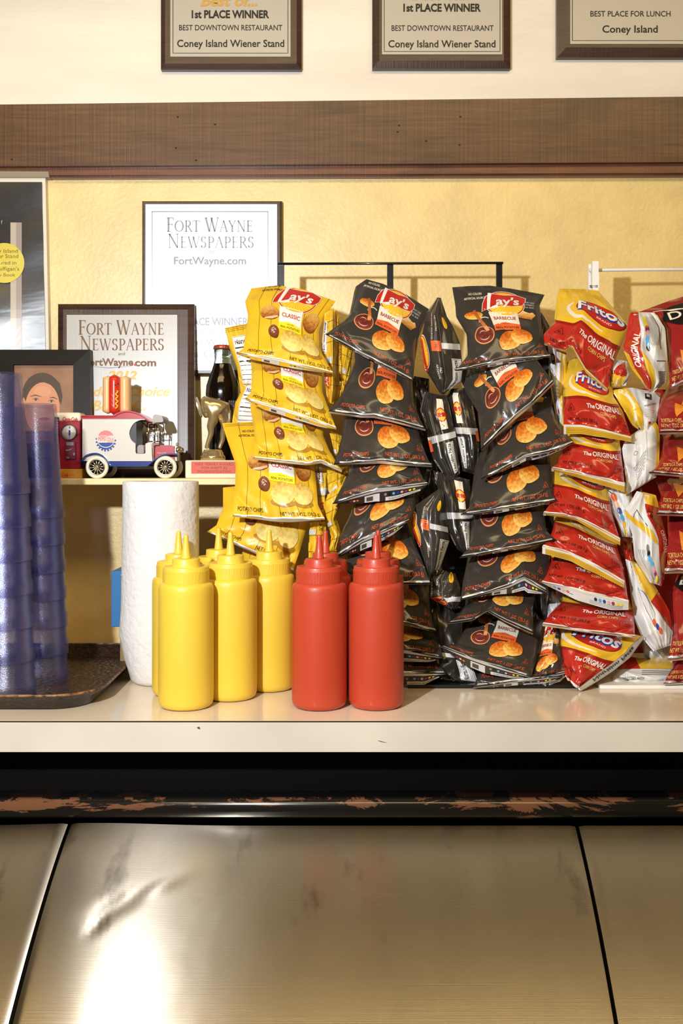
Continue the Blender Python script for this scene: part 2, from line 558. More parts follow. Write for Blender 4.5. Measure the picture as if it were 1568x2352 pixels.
def bbq(A):
    for b in (.018, .032, .046): A.rect(0, b, 1, b + .004, I_DGREY, 1)
    A.text('NO COLORS', .24, .10, .026, I_CREAM, w=.15, bold=.01)
    A.text('ARTIFICIAL SOURCES', .24, .15, .026, I_CREAM, w=.26, bold=.01)
    A.ell(.2, .35, .1, .05, K_CHIP2, 1, wob=.05, seed=3)
    A.stroke([(.72, .36), (.79, .35), (.87, .37), (.92, .33)], [.07, .11, .10, .05], K_BUN, 1)
    A.arc(.3, .44, .07, .055, 180, 320, .012, I_LGREY, 1)
    A.stroke([(.215, .29), (.25, .42), (.285, .545)], [.035, .042, .05], K_WOOD, 4)
    A.ell(.24, .60, .128, .108, I_TAN, 2, wob=.02, seed=1)
    A.ell(.24, .597, .116, .096, K_SAUCE, 3, wob=.02, seed=1)
    A.arc(.24, .6, .07, .055, 20, 150, .010, I_PINK, 4, wfun=lambda t: .2 + math.sin(math.pi * t))
    A.arc(.22, .585, .045, .035, 190, 330, .008, I_PINK, 4, wfun=lambda t: .2 + math.sin(math.pi * t))
    A.stroke([(.275, .50), (.29, .56)], .045, I_TAN, 5)
    A.poly([(.38, .33), (.72, .33), (.72, .57), (.38, .57)], I_CREAM, 4)
    A.poly([(.38, .505), (.46, .485), (.54, .47), (.62, .485), (.72, .50), (.72, .575), (.38, .575)], I_ORANGE, 5)
    A.text('BARBECUE', .55, .415, .044, I_DRED, w=.27, bold=.02, layer=6)
    A.text('MADE WITH', .55, .492, .016, I_OLIVE, w=.10, layer=6)
    A.text('REAL POTATOES', .55, .542, .028, I_BLACK, w=.30, bold=.015, layer=6)
    lays_logo(A, .57, .205)
    A.ell(.56, .715, .14, .125, K_CHIP, 6, rot=-20, wob=.03, seed=4)
    A.ell(.715, .665, .135, .10, K_CHIP2, 7, rot=18, wob=.04, seed=9)
    A.text('POTATO CHIPS', .17, .905, .042, I_ORED, w=.29)
    A.text('NET WT. 1 OZ. (28.3 g)', .73, .905, .046, I_ORED, w=.45)
    A.stroke([(.90, .83), (.965, .83), (.932, .765)], .006, I_ORED, 2, closed=True)
    A.text('K', .932, .812, .026, I_ORED)
    A.text('8 MAY 2025', .87, .17, .022, I_LGREY, w=.12)
    A.text('57700873', .87, .205, .022, I_LGREY, w=.11)
    A.text('163 18:43', .87, .24, .022, I_LGREY, w=.10)
    A.rect(0, .972, 1, .990, M_SILV, 3)

def classic(A):
    for x in (.14, .30, .52, .74, .90):
        A.stroke([(x, 0), (x - .008, .5), (x, 1)], .004, I_LINE, 1)
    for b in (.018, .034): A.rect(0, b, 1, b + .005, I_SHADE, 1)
    A.text('NO COLORS', .24, .10, .024, I_BLACK, w=.15, bold=.01)
    A.text('ARTIFICIAL SOURCES', .24, .145, .024, I_BLACK, w=.25, bold=.01)
    A.ell(.27, .43, .13, .085, K_POT, 2, rot=-8, wob=.04, seed=2)
    A.stroke([(.2, .5), (.3, .49), (.38, .46)], [.015, .03, .02], I_PEACH, 3)
    A.ell(.84, .43, .10, .12, K_POT, 2, rot=15, wob=.03, seed=5)
    A.ell(.34, .645, .075, .075, K_BROWN, 3, wob=.03, seed=6)
    for i in range(26):
        rr = random.Random(i); a = rr.uniform(0, 6.28); q = rr.uniform(0, .034)
        A.ell(.335 + q * math.cos(a), .63 + q * math.sin(a), .004, .004, I_CREAM, 4, n=6)
    A.poly([(.40, .34), (.71, .34), (.72, .60), (.40, .59)], I_WHITE, 4)
    A.poly([(.40, .525), (.48, .515), (.55, .505), (.63, .52), (.72, .535), (.72, .605), (.40, .595)], I_YEL, 5)
    A.text('CLASSIC', .56, .43, .046, I_RED, w=.25, bold=.02, layer=6)
    A.text('MADE WITH', .56, .532, .015, I_BLACK, w=.09, layer=6)
    A.text('REAL POTATOES', .56, .568, .026, I_BLACK, w=.27, bold=.015, layer=6)
    lays_logo(A, .57, .205)
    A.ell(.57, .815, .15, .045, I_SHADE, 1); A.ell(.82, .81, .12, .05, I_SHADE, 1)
    A.ell(.57, .715, .145, .125, K_PALE, 6, rot=-10, wob=.025, seed=7)
    A.ell(.815, .70, .115, .13, K_PALE, 7, rot=-24, wob=.03, seed=8)
    A.text('POTATO CHIPS', .18, .915, .046, I_BLACK, w=.29)
    A.text('NET WT. 1 OZ. (28.3 g)', .74, .935, .046, I_BLACK, w=.45)
    A.rect(0, .976, 1, .994, I_WHITE, 3)

def corn(A):
    top = [(-.16, -.16), (1.1, -.16), (1.1, .475), (1, .47), (.8, .5), (.55, .49), (.3, .455), (0, .43), (-.16, .42)]
    A.poly(top, M_FYEL, 1)
    A.stroke([(0, .45), (.3, .475), (.55, .51), (.8, .52), (1, .49)], .03, I_DRED, 1)
    A.arc(.55, .26, .42, .175, 75, 215, .045, I_CREAM, 2, rot=6, wfun=lambda t: .25 + math.sin(math.pi * t))
    A.arc(.55, .26, .37, .15, 70, 215, .02, I_SUN, 3, rot=6, wfun=lambda t: .25 + math.sin(math.pi * t))
    A.arc(.55, .26, .40, .2, 60, 110, .03, I_SUN, 3, rot=6)
    A.ell(.56, .25, .33, .13, I_DRED, 3, rot=10)
    A.ell(.56, .25, .31, .12, I_RED, 4, rot=10)
    A.text('Fritos', .57, .225, .135, I_BLUE, w=.62, layer=5, rot=8, bold=.06, shear=.12)
    A.text('Fritos', .565, .215, .13, I_WHITE, w=.60, layer=6, rot=8, bold=.025, shear=.12)
    A.text('BRAND', .60, .335, .022, I_WHITE, w=.22, layer=6, rot=8)
    A.text('The', .42, .60, .062, I_WHITE, w=.13, bold=.025, layer=4, shear=.1)
    A.text('ORIGINAL', .70, .59, .08, I_WHITE, w=.40, bold=.02, layer=4)
    A.text('CORN CHIPS', .68, .68, .045, I_GOLD, w=.24, layer=4)
    A.stroke([(.06, .66), (.16, .66), (.11, .55)], .008, I_BLACK, 2, closed=True)
    A.text('K', .11, .628, .04, I_BLACK)
    A.text('NET WT. 1 OZ. (28.3 g)', .27, .80, .05, I_BLACK, w=.44)
    A.text('See Nutrition Information for Total Fat Content', .72, .89, .026, I_DRED, w=.42, rot=5)
    A.stroke([(.84, .72), (.96, .72), (.975, .75), (.975, .83), (.90, .86), (.83, .83), (.825, .75)], .006, I_DRED, 2, closed=True)
    A.text('160', .90, .765, .045, I_DRED, w=.09, bold=.02)
    A.text('CALORIES', .90, .81, .02, I_DRED, w=.09)
    A.rect(0, .965, 1, 1, I_WHITE, 3)

def tortilla(A):
    A.poly([(0, .30), (.12, .16), (.3, .13), (.6, .12), (.6, .2), (.85, .28), (.7, .36), (.4, .40), (.2, .37)], I_BLACK, 1)
    A.stroke([(.02, .13), (.2, .2), (.45, .22)], [.01, .03, .01], I_CREAM, 2)
    A.text('Doritos', .12, .27, .095, I_BLACK, w=1.1, layer=3, bold=.06, align='l')
    A.text('Doritos', .12, .265, .085, I_CREAM, w=1.08, layer=4, bold=.012, align='l')
    for (x, y, s, r) in ((.42, .58, .15, 10), (.62, .66, .16, 40), (.30, .72, .13, -10)):
        A.poly([(x + s * math.cos(math.radians(r + k * 120)), y + s * .8 * math.sin(math.radians(r + k * 120))) for k in range(3)], K_TORT, 4)
    A.text('TORTILLA CHIPS', .18, .85, .042, I_GOLD, w=.30)
    A.text('NET WT. 1 OZ. (28.3 g)', .22, .915, .042, I_GOLD, w=.40)
    A.rect(0, .965, 1, .985, M_SILV, 3)

def dots(A, x0, y0, dx, dy, cols, r, layer=2, asp=.8):
    for i, m in enumerate(cols):
        A.ell(x0 + dx * i, y0 + dy * i, r, r * asp, m, layer, n=14)
DOTS = [I_GREY, I_BLACK, I_LBLUE, I_BLUE, I_PINK, I_MAG, I_YEL, I_YEL]

def nutrition(A, x0, y0, x1, y1, rot=True):
    A.rect(x0, y0, x1, y1, I_WHITE, 2)
    A.stroke([(x0 + .015, y0 + .01), (x1 - .015, y0 + .01), (x1 - .015, y1 - .01), (x0 + .015, y1 - .01)], .006, I_BLACK, 3, closed=True)
    if rot:
        A.text('Nutrition Facts', x0 + (x1 - x0) * .35, (y0 + y1) / 2, (x1 - x0) * .36, I_BLACK, w=(y1 - y0) * .9, rot=-90, bold=.02, layer=3)
        for k in range(3):
            xx = x0 + (x1 - x0) * (.68 + .1 * k)
            A.rect(xx, y0 + .03, xx + .006, y1 - .03, I_GREY, 3)
    else:
        A.text('Nutrition Facts', (x0 + x1) / 2, y0 + (y1 - y0) * .1, (y1 - y0) * .09, I_BLACK, w=(x1 - x0) * .84, bold=.02, layer=3)
        for k in range(9):
            yy = y0 + (y1 - y0) * (.2 + .085 * k)
            A.rect(x0 + .03, yy, x1 - .03 - (k % 3) * .04, yy + (.02 if k in (0, 3) else .008), I_BLACK, 3)

def bbq_side(A):
    A.ell(.02, .56, .15, .17, I_WHITE, 1); A.ell(.02, .56, .14, .16, I_RED, 2); A.ell(.02, .56, .125, .15, I_SUN, 3)
    for i in range(9):
        t = math.radians(-80 + 20 * i)
        A.stroke([(.02 + .03 * math.cos(t), .56 + .04 * math.sin(t)), (.02 + .115 * math.cos(t), .56 + .135 * math.sin(t))], .008, I_SUNR, 4)
    A.poly([(0, .42), (.05, .45), (.06, .62), (.09, .74), (.04, .74), (0, .66)], I_RED, 5)
    A.rect(.25, .44, .48, .54, I_ORANGE, 2)
    A.text('1938', .37, .49, .07, I_BLACK, w=.07, rot=90, layer=3)
    A.text('NO COLORS', .40, .27, .04, I_CREAM, w=.15, rot=90)
    A.text('ARTIFICIAL SOURCES', .28, .30, .04, I_CREAM, w=.26, rot=90)
    A.text('ARTIFICIAL', .34, .74, .05, I_CREAM, w=.15, rot=90)
    A.text('NO', .42, .72, .05, I_CREAM, w=.05, rot=90)
    A.rect(.5, .46, .98, .515, I_LGREY, 2)
    A.rect(.49, .0, .503, 1, I_GREY, 2)
    nutrition(A, .72, .60, .97, .92)
    A.ell(.72, .26, .07, .06, I_SUN, 2)

def bbq_back(A):
    A.rect(0, .47, 1, .545, I_LGREY, 2)
    A.rect(.55, .06, .78, .42, I_CREAM, 2)
    A.ell(.66, .25, .15, .085, I_RED, 3); A.ell(.66, .25, .13, .07, I_SUN, 4); A.rect(.54, .225, .80, .275, I_RED, 5)
    A.text("Lay's", .67, .25, .05, I_WHITE, w=.2, rot=90, layer=6)
    nutrition(A, .62, .58, .86, .95)
    for x in (.14, .2, .26): A.rect(x, 0, x + .012, 1, I_DGREY, 2)
    A.rect(.3, .5, .33, .72, I_LGREY, 3)
    A.text('NO COLORS', .07, .3, .06, I_CREAM, w=.16, rot=90, layer=3)
    A.rect(0, .5, .12, .62, I_ORANGE, 3)
    A.text('ARTIFICIAL', .08, .78, .06, I_CREAM, w=.16, rot=90, layer=3)

def classic_side(A):
    for b in (.12, .34, .58, .80): A.rect(0, b, 1, b + .006, I_LINE, 1)
    nutrition(A, .08, .10, .38, .46)
    A.rect(.0, .50, .7, .57, I_LGREY, 2)
    A.ell(.3, .74, .24, .10, I_RED, 2); A.ell(.36, .74, .22, .085, I_SUN, 3); A.rect(.12, .68, .34, .80, I_RED, 4)
    A.text("Lay's", .23, .74, .15, I_WHITE, w=.10, rot=90, layer=5)
    A.rect(.70, 0, .72, 1, I_SHADE, 2)
    A.text('NO ARTIFICIAL FLAVORS', .85, .35, .10, I_BLACK, w=.35, rot=90)
    A.text('Gluten Free', .85, .75, .10, I_BLACK, w=.2, rot=90)

def classic_back(A):
    for b in (.015, .04, .065): A.rect(0, b, 1, b + .008, I_SHADE, 1)
    A.stroke([(.5, .0), (.48, .1)], .006, I_LINE, 1)
    nutrition(A, .14, .16, .95, .98, rot=False)

def corn_side(A):
    A.poly([(0, .0), (.34, 0), (.40, .5), (.46, 1), (0, 1)], M_FRED, 1)
    A.poly([(0, .45), (.10, .5), (.12, 1), (0, 1)], M_FYEL, 2)
    A.poly([(.40, .45), (.62, .68), (.60, 1), (.46, 1)], M_FYEL, 2)
    A.text('ORIGINAL', .25, .45, .15, I_WHITE, w=.42, rot=-80, bold=.02, layer=3)
    A.text('1 OZ. (28.3 g)', .36, .75, .07, I_BLACK, w=.26, rot=-86, layer=3)
    dots(A, .50, .1, .012, .055, [I_YEL, I_YEL, I_MAG, I_PINK, I_LBLUE, I_LBLUE, I_BLACK], .05)
    for k in range(9): A.rect(.58 + .03 * k, .06, .586 + .03 * k, .40, I_GREY, 2)
    A.stroke([(.82, .04), (.86, .45)], .015, I_BLACK, 3)
    A.stroke([(.72, .58), (.95, .58), (.95, .70)], .008, I_BLACK, 2)
    for k in range(14): A.rect(.74, .70 + .016 * k, .96, .707 + .016 * k, I_BLACK, 2)

def corn_back(A):
    A.poly([(0, 0), (.30, 0), (.52, .5), (.5, 1), (0, 1)], M_FYEL, 1)
    A.arc(.02, .4, .3, .4, -70, 60, .07, I_CREAM, 2)
    A.rect(.66, .08, .80, .2, I_BLACK, 2); A.rect(.70, .1, .76, .15, I_WHITE, 3)
    A.text('recycle label', .76, .30, .05, I_BLACK, w=.3, rot=-20)
    A.ell(.76, .72, .05, .03, I_RED, 2)
    for k in range(5): A.rect(.60, .42 + .04 * k, .9, .43 + .04 * k, I_LGREY, 2)

def corn_text(A):
    for k in range(6):
        A.text('NUTRITION INFORMATION', .45, .52 + .05 * k, .03, I_GREY, w=.4 - .03 * k, rot=-28)
    A.stroke([(.34, .34 + .0), (.40, .37), (.36, .42), (.30, .39)], .008, I_DGREY, 2, closed=True)
    A.stroke([(.1, .1), (.35, .22)], .008, I_DGREY, 2)
    A.poly([(.86, .0), (1, 0), (1, 1), (.9, .9), (.93, .4)], M_FYEL, 2)
    A.poly([(0, .92), (.12, 1), (0, 1)], M_FYEL, 2)
    A.rect(.66, .05, .665, .6, I_GREY, 2)

def corn_dots(A):
    dots(A, .30, .25, .03, .13, [I_ORANGE, I_PEACH, I_BLUE, I_LBLUE, I_SUN, I_YEL], .10)
    A.stroke([(.1, .05), (.3, .18)], .02, I_BLACK, 2)
    A.stroke([(.62, .4), (.7, .95)], .01, I_GREY, 2)
    for k in range(4): A.rect(.74 + .06 * k, .5, .75 + .06 * k, .95, I_GREY, 2)

def corn_wrap(A):
    A.poly([(.52, .12), (1, .12), (1, 1), (.86, 1), (.72, .4)], M_FRED, 1)
    A.poly([(.30, 0), (1, 0), (1, .14), (.6, .12)], M_FYEL, 2)
    A.poly([(0, .22), (.62, .40), (.74, .56), (.60, .52), (.0, .28)], M_FYEL, 3)
    A.text('ORIGINAL', .93, .52, .1, I_WHITE, w=.26, rot=78, bold=.02, layer=3)
    A.text('NET WT. 1 OZ.', .72, .26, .07, I_BLACK, w=.26, rot=50, layer=3)
    A.stroke([(.62, .2), (.76, .2), (.70, .27)], .01, I_BLACK, 3, closed=True)
    dots(A, .44, .60, .028, .055, [I_GREY, I_BLACK, I_LBLUE, I_LBLUE, I_PINK, I_MAG, I_YEL], .05, 3)
    for k in range(6): A.stroke([(.16 + .04 * k, .62), (.36 + .04 * k, .95)], .008, I_GREY, 3)
    A.stroke([(.2, .3), (.3, .2), (.55, .36)], .01, I_BLACK, 3)

def corn_low(A):
    A.poly([(.35, 0), (1, 0), (1, .4), (.62, .48), (.42, .2)], M_FYEL, 1)
    A.poly([(.60, .47), (1, .36), (1, .85), (.8, .7)], M_FRED, 2)
    A.stroke([(.3, .3), (.5, .35), (.6, .6), (.5, .75)], .01, I_BLACK, 2, closed=True)
    dots(A, .52, .70, .05, .05, [I_ORANGE, I_BLUE, I_ORANGE], .05)

def corn_flat(A):
    A.poly([(0, 0), (.3, 0), (.42, .45), (0, .5)], M_FRED, 1)
    A.poly([(.3, 0), (1, 0), (1, .4), (.42, .45)], M_FYEL, 1)
    for k in range(3): A.rect(.45, .52 + .08 * k, 1, .54 + .08 * k, I_GREY, 2)
    A.text('GUARANTEED FRESH', .3, .85, .1, I_BLACK, w=.4)
def plain(A): pass

TEMPL = {}
for nm, fn, base, nu, nv in (('bbq', bbq, M_BLACK, 40, 40), ('classic', classic, M_YEL, 40, 40), ('corn', corn, M_FRED, 44, 44), ('tortilla', tortilla, M_DRED, 36, 36),
        ('bbq_side', bbq_side, M_BLACK, 20, 20), ('bbq_back', bbq_back, M_BACKB, 20, 20), ('classic_side', classic_side, M_YEL, 16, 16), ('classic_back', classic_back, M_YEL, 16, 16),
        ('corn_side', corn_side, M_WFILM, 20, 20), ('corn_back', corn_back, M_WFILM, 16, 16), ('corn_text', corn_text, M_WFILM, 16, 16), ('corn_dots', corn_dots, M_WFILM, 12, 12),
        ('corn_wrap', corn_wrap, M_WFILM, 20, 20), ('corn_low', corn_low, M_WFILM, 16, 16), ('corn_flat', corn_flat, M_WFILM, 12, 12),
        ('plain_black', plain, M_BACKB, 1, 1), ('plain_yellow', plain, M_YEL, 1, 1), ('plain_red', plain, M_FRED, 1, 1)):
    A_ = Art(None); fn(A_)
    if A_.V: A_.cut(nu, nv)
    else: A_.cV = np.zeros((0, 2)); A_.cl = np.zeros(0); A_.cF = []; A_.cm = []; A_.cL = []
    TEMPL[nm] = (A_, base)
# ------------------------------------------------------------------ room shell
def painted(name, c, rough, bs, scale, stretch=(1, 1, 1), coat=0.0, c2=None, spec=0.5):
    m = mat(name, c, rough, coat=coat, spec=spec)
    t = NT(m)
    mp = t.coord('Object', stretch)
    if coat: t.b.inputs['Coat Roughness'].default_value = 0.38 if spec > .6 else 0.1
    n = t.noise(mp, scale, 5.0, 0.6)
    t.bump(n, 'Fac', bs, 0.002)
    n2 = t.noise(mp, scale * 0.09, 3.0)
    a = tuple(min(255, v * 1.03) for v in c); b = c2 or tuple(v * 0.95 for v in c)
    r = t.ramp(n2, 'Fac', [(0.35, b), (0.65, a)])
    t.color(r)
    return m
W_CREAM = painted('wall_cream_paint', (238, 230, 216), 0.38, 0.5, 60, (0.3, 1, 1.4), spec=0.9)
W_YEL = painted('wall_yellow_paint', (234, 205, 134), 0.42, 0.6, 130, (1, 1, 1), spec=1.0, coat=1.0)
FLOORM = painted('floor_tile', (120, 96, 74), 0.5, 0.1, 20)

zs = P(0, 315, 1.80).z
mb = MB()
mb.box((-1.7, 1.80, 0), (1.7, 1.92, zs), mi=0)
mb.box((-1.7, 1.80, zs), (1.7, 1.92, 3.2), mi=1)
structure(mb, 'wall_back', [W_YEL, W_CREAM])
mb = MB(); mb.box((-1.7, -1.2, -0.05), (1.7, 1.92, 0))
structure(mb, 'floor', FLOORM)

# wood: horizontal grain with vertical saw marks
def wood(name, c1, c2, c3, rough=0.38, saw=0.5, sx=1.0):
    m = mat(name, c2, rough, coat=0.3, spec=0.6)
    m.node_tree.nodes['Principled BSDF'].inputs['Coat Roughness'].default_value = 0.30
    t = NT(m)
    g = t.noise(t.coord('Object', (3.0 * sx, 3, 60)), 3.0, 6.0, 0.6, 0.4)
    s = t.noise(t.coord('Object', (260, 2, 1.5)), 1.0, 2.0, 0.5, 0.1)
    k = t.noise(t.coord('Object', (2.2, 1, 9)), 1.6, 3.0, 0.5, 0.6)
    r = t.ramp(g, 'Fac', [(0.25, c1), (0.5, c2), (0.75, c3)])
    m1 = t.mix(s, 'Fac', r, 'Color', (255, 255, 255), 0, 'MULTIPLY')
    sr = t.ramp(s, 'Fac', [(0.35, (196, 190, 186)), (0.62, (255, 255, 255))])
    m2 = t.mix(None, None, r, 'Color', sr, 'Color', 'MULTIPLY', saw)
    kr = t.ramp(k, 'Fac', [(0.28, (150, 138, 132)), (0.45, (255, 255, 255))])
    m3 = t.mix(None, None, m2, 2, kr, 'Color', 'MULTIPLY', 0.8)
    t.mixcolor(m3)
    t.bump(s, 'Fac', 0.25, 0.002)
    return m
W_BOARD = wood('board_wood', (68, 42, 26), (96, 61, 37), (116, 77, 50), saw=0.9)
W_MOLD = wood('molding_wood', (84, 46, 30), (112, 66, 44), (128, 80, 54), saw=0.2)
W_PLAQ = wood('plaque_walnut', (50, 33, 26), (70, 47, 38), (84, 58, 46), saw=0.15, rough=0.42)
HOLE = mat('nail_hole', (30, 22, 18), 0.7)

def band(yl0, yr0, yl1, yr1, D0, D1, xl=-170, xr=1740):
    def yy(x, a, b): return a + (b - a) * x / 1568.0
    f = [P(xl, yy(xl, yl1, yr1), D0), P(xr, yy(xr, yl1, yr1), D0), P(xr, yy(xr, yl0, yr0), D0), P(xl, yy(xl, yl0, yr0), D0)]
    b = [Vector((p.x, D1, p.z)) for p in f]
    return [f[0], f[1], b[1], b[0], f[3], f[2], b[2], b[3]]
mb = MB(); mb.hexa(band(240, 222, 382, 372, 1.772, 1.80), 0)
for (x, y) in ((408, 269), (404, 340), (27, 366), (494, 286), (450, 368), (1057, 268), (1055, 333), (978, 324), (913, 303), (916, 288)):
    c = P(x, y, 1.7718)
    vs = [(c.x + .0022 * math.cos(k * .7854), c.y, c.z + .0016 * math.sin(k * .7854)) for k in range(8)]
    mb.raw(vs, [tuple(range(8))], 1)
structure(mb, 'trim_1', [W_BOARD, HOLE])
mb = MB()
mb.hexa(band(386, 376, 403, 397, 1.782, 1.80)); mb.hexa(band(403, 397, 410, 404, 1.788, 1.80))
structure(mb, 'trim_2', W_MOLD)

# ------------------------------------------------------------------ counter, rail, steel top
LAM = painted('laminate_top', (226, 210, 184), 0.16, 0.02, 40, coat=0.3)
LAMF = painted('laminate_front', (208, 200, 184), 0.35, 0.03, 40)
SEAM = mat('laminate_seam', (70, 48, 32), 0.6)
ct = thing('counter_shelf', 'cream laminate counter shelf holding the bottles, tray and chip racks', 'counter', (0, 1.5, 0.962))
mb = MB(); mb.box((-1.3, 1.2505, 0.9622), (1.3, 1.7995, 1.0)); mb.build('worktop', LAM, ct)
mb = MB(); mb.box((-1.3, 1.2490, 0.9608), (1.3, 1.2504, 0.9978)); mb.build('front_edge', LAMF, ct)
mb = MB(); mb.box((-1.3, 1.2492, 0.9979), (1.3, 1.2504, 0.9996)); mb.build('edge_seam', SEAM, ct)
NICK = mat('dark_nick', (70, 60, 52), 0.7)
A = Art(None)
A.stroke([(868, 1701), (874, 1703), (888, 1706)], [.6, 1.6, .4], NICK, 1)
A.flat('edge_scratch', lambda a, b, h: P(a, b, 1.2490 - h), ct)
A = Art(None); A.ell(456, 1672, 4, 2, NICK, 1, wob=.3)
A.flat('edge_chip', lambda a, b, h: P(a, b, 1.2490 - h), ct)

BLK = mat('black_paint', (10, 8, 7), 0.5, spec=0.15)
mb = MB(); mb.box((-1.3, 1.305, 0.0), (1.3, 1.75, 0.9605)); mb.build('base_panel', BLK, ct)

RAILM = mat('chipped_black_enamel', (20, 17, 15), 0.22, coat=0.5)
t = NT(RAILM)
n = t.noise(t.coord('Object', (7, 1, 34)), 1.0, 8.0, 0.72, 0.5)
g = t.add('ShaderNodeTexCoord'); sp = t.add('ShaderNodeSeparateXYZ'); t.link(g, 'Generated', sp, 'Vector')
zr = t.ramp(sp, 'Z', [(0.25, (0, 0, 0)), (0.8, (110, 110, 110))])
ad = t.add('ShaderNodeMath', operation='ADD'); t.link(n, 'Fac', ad, 0); t.link(zr, 'Color', ad, 1)
mk = t.ramp(ad, 'Value', [(0.655, (20, 17, 15)), (0.668, (104, 68, 46))])
t.color(mk)
mb = MB()
prof = [(1.2365, .884), (1.2350, .890), (1.2355, .8985), (1.2385, .9030), (1.243, .9050), (1.248, .9048), (1.254, .9015), (1.258, .896), (1.304, .895), (1.304, .880), (1.24, .880)]
mb.prism(prof, -1.3, 1.3, plane='yz', smooth=True)
tag(mb.build('edge_rail', RAILM), 'black rail with chipped paint running between counter and steel top', 'rail')

STEEL = mat('brushed_steel', (190, 180, 164), 0.225, metal=1.0)
t = NT(STEEL)
STEEL.node_tree.nodes['Principled BSDF'].inputs['Anisotropic'].default_value = 1.0
STEEL.node_tree.nodes['Principled BSDF'].inputs['Anisotropic Rotation'].default_value = 0.25
tg = t.add('ShaderNodeTangent', direction_type='UV_MAP'); t.link(tg, 'Tangent', t.b, 'Tangent')
n1 = t.noise(t.coord('Object', (5, 1100, 5)), 1.0, 2.0, 0.6)
n2 = t.noise(t.coord('Object', (3.0, 3.5, 3)), 1.3, 3.0, 0.5, 0.4)
n3 = t.noise(t.coord('Object', (14, 5, 5)), 1.0, 5.0, 0.65)
sm = t.ramp(n3, 'Fac', [(0.25, (120, 112, 102)), (0.40, (184, 175, 160)), (0.8, (190, 181, 166))])
t.color(sm)
rr = t.add('ShaderNodeMapRange'); rr.inputs['To Min'].default_value = 0.215; rr.inputs['To Max'].default_value = 0.236
t.link(n3, 'Fac', rr, 'Value'); t.link(rr, 'Result', t.b, 'Roughness')
b1 = t.add('ShaderNodeBump'); b1.inputs['Strength'].default_value = 0.09; b1.inputs['Distance'].default_value = 0.001; t.link(n1, 'Fac', b1, 'Height')
b2 = t.add('ShaderNodeBump'); b2.inputs['Strength'].default_value = 0.05; b2.inputs['Distance'].default_value = 0.02; t.link(n2, 'Fac', b2, 'Height'); t.link(b1, 'Normal', b2, 'Normal')
t.link(b2, 'Normal', t.b, 'Normal')
SA, SB = 0.34, 0.792       # the sheet curves down toward the room
def steel_z(D):
    w = 1.235 - D
    return 0.8735 - (SA * w + SB * w * w) if w > 0 else 0.8735
def seamx(xt, xb, D): return xt + (xb - xt) * (1.235 - D) / (1.235 - 1.0078)
DN = 0.945
DENTS = [(300, 2066, .035, .010, .55, -.0030), (222, 2128, .012, .005, .9, -.0016), (352, 2043, .03, .008, .5, .0024), (1180, 2150, .10, .08, 0, .0012), (400, 2110, .10, .09, 0, -.0015)]
def steel_px(px, py):
    D = 1.235
    for _ in range(40):
        D = (ZC - steel_z(D)) * F / (py - HY)
        D = max(.9, min(1.235, D)) * .5 + .5 * getattr(steel_px, 'last', 1.2)
        steel_px.last = D
    return (px - CX) * D / F, D
DENTP = [steel_px(d[0], d[1]) for d in DENTS]
st = thing('steel_top', 'curved stainless steel top of three brushed sheets below the counter', 'steel top', (0, 1.09, 0.0))
def steel_panel(l, r):
    NX, NY = 100, 60
    vs = []; fs = []
    for j in range(NY + 1):
        D = 1.235 + (DN - 1.235) * j / NY
        x0, x1 = l(D), r(D)
        for i in range(NX + 1):
            x = x0 + (x1 - x0) * i / NX
            z = steel_z(D)
            for (px, py, sx, sy, rot, hgt), (cx, cy) in zip(DENTS, DENTP):
                dx, dy = x - cx, D - cy
                u = dx * math.cos(rot) + dy * math.sin(rot); v = -dx * math.sin(rot) + dy * math.cos(rot)
                z += hgt * math.exp(-(u / sx) ** 2 - (v / sy) ** 2)
            z += .0034 * math.exp(-((x + .30) / .10) ** 2)
            if min(i, NX - i) == 0: z -= .0012
            vs.append((x, D, z))
    n1 = NX + 1
    for j in range(NY):
        for i in range(NX):
            a = j * n1 + i
            fs.append((a, a + 1, a + n1 + 1, a + n1))
    mb = MB(); mb.raw(vs, fs, 0, True)
    rim = list(range(n1)) + [j * n1 + NX for j in range(1, NY + 1)] + [NY * n1 + i for i in range(NX - 1, -1, -1)] + [j * n1 for j in range(NY - 1, 0, -1)]
    lo = [(vs[k][0], vs[k][1], vs[k][2] - .014) for k in rim]
    o = len(mb.v); mb.v += [vs[k] for k in rim] + lo; m_ = len(rim)
    for k in range(m_):
        k2 = (k + 1) % m_
        mb.f.append((o + k, o + m_ + k, o + m_ + k2, o + k2)); mb.mi.append(0); mb.sm.append(False)
    ob = mb.build('steel_sheet', STEEL, st)
    me = ob.data
    ul = me.uv_layers.new(name='UVMap')
    for lp in me.loops:
        c = me.vertices[lp.vertex_index].co
        ul.data[lp.index].uv = (c.x, c.y)
sl = lambda D: seamx(-.337, -.3345, D); sr = lambda D: seamx(.292, .2781, D)
steel_panel(lambda D: -.95, lambda D: sl(D) - .0022)
steel_panel(lambda D: sl(D) + .0022, lambda D: sr(D) - .0022)
steel_panel(lambda D: sr(D) + .0022, lambda D: .95)
prof = [(DN + .004, 0.0)] + [(DN + .004 + (1.262 - DN - .004) * k / 12, steel_z(DN + .004 + (1.262 - DN - .004) * k / 12) - .0165) for k in range(13)] + [(1.262, 0.0)]
mb = MB(); mb.prism(prof, -.95, .95, plane='yz'); mb.build('cabinet_body', BLK, st)

# ------------------------------------------------------------------ wall shelf
SHELFM = painted('shelf_paint', (238, 216, 160), 0.4, 0.5, 70, (0.5, 1, 1))
ZS = ZC - (1099 - HY) * 1.62 / F
mb = MB(); mb.box((-1.0, 1.62, ZS - .0105), (P(566, 0, 1.62).x, 1.7995, ZS), bevel=.0015)
tag(mb.build('wall_shelf', SHELFM), 'cream painted wooden wall shelf carrying the toy truck and trophy', 'shelf')
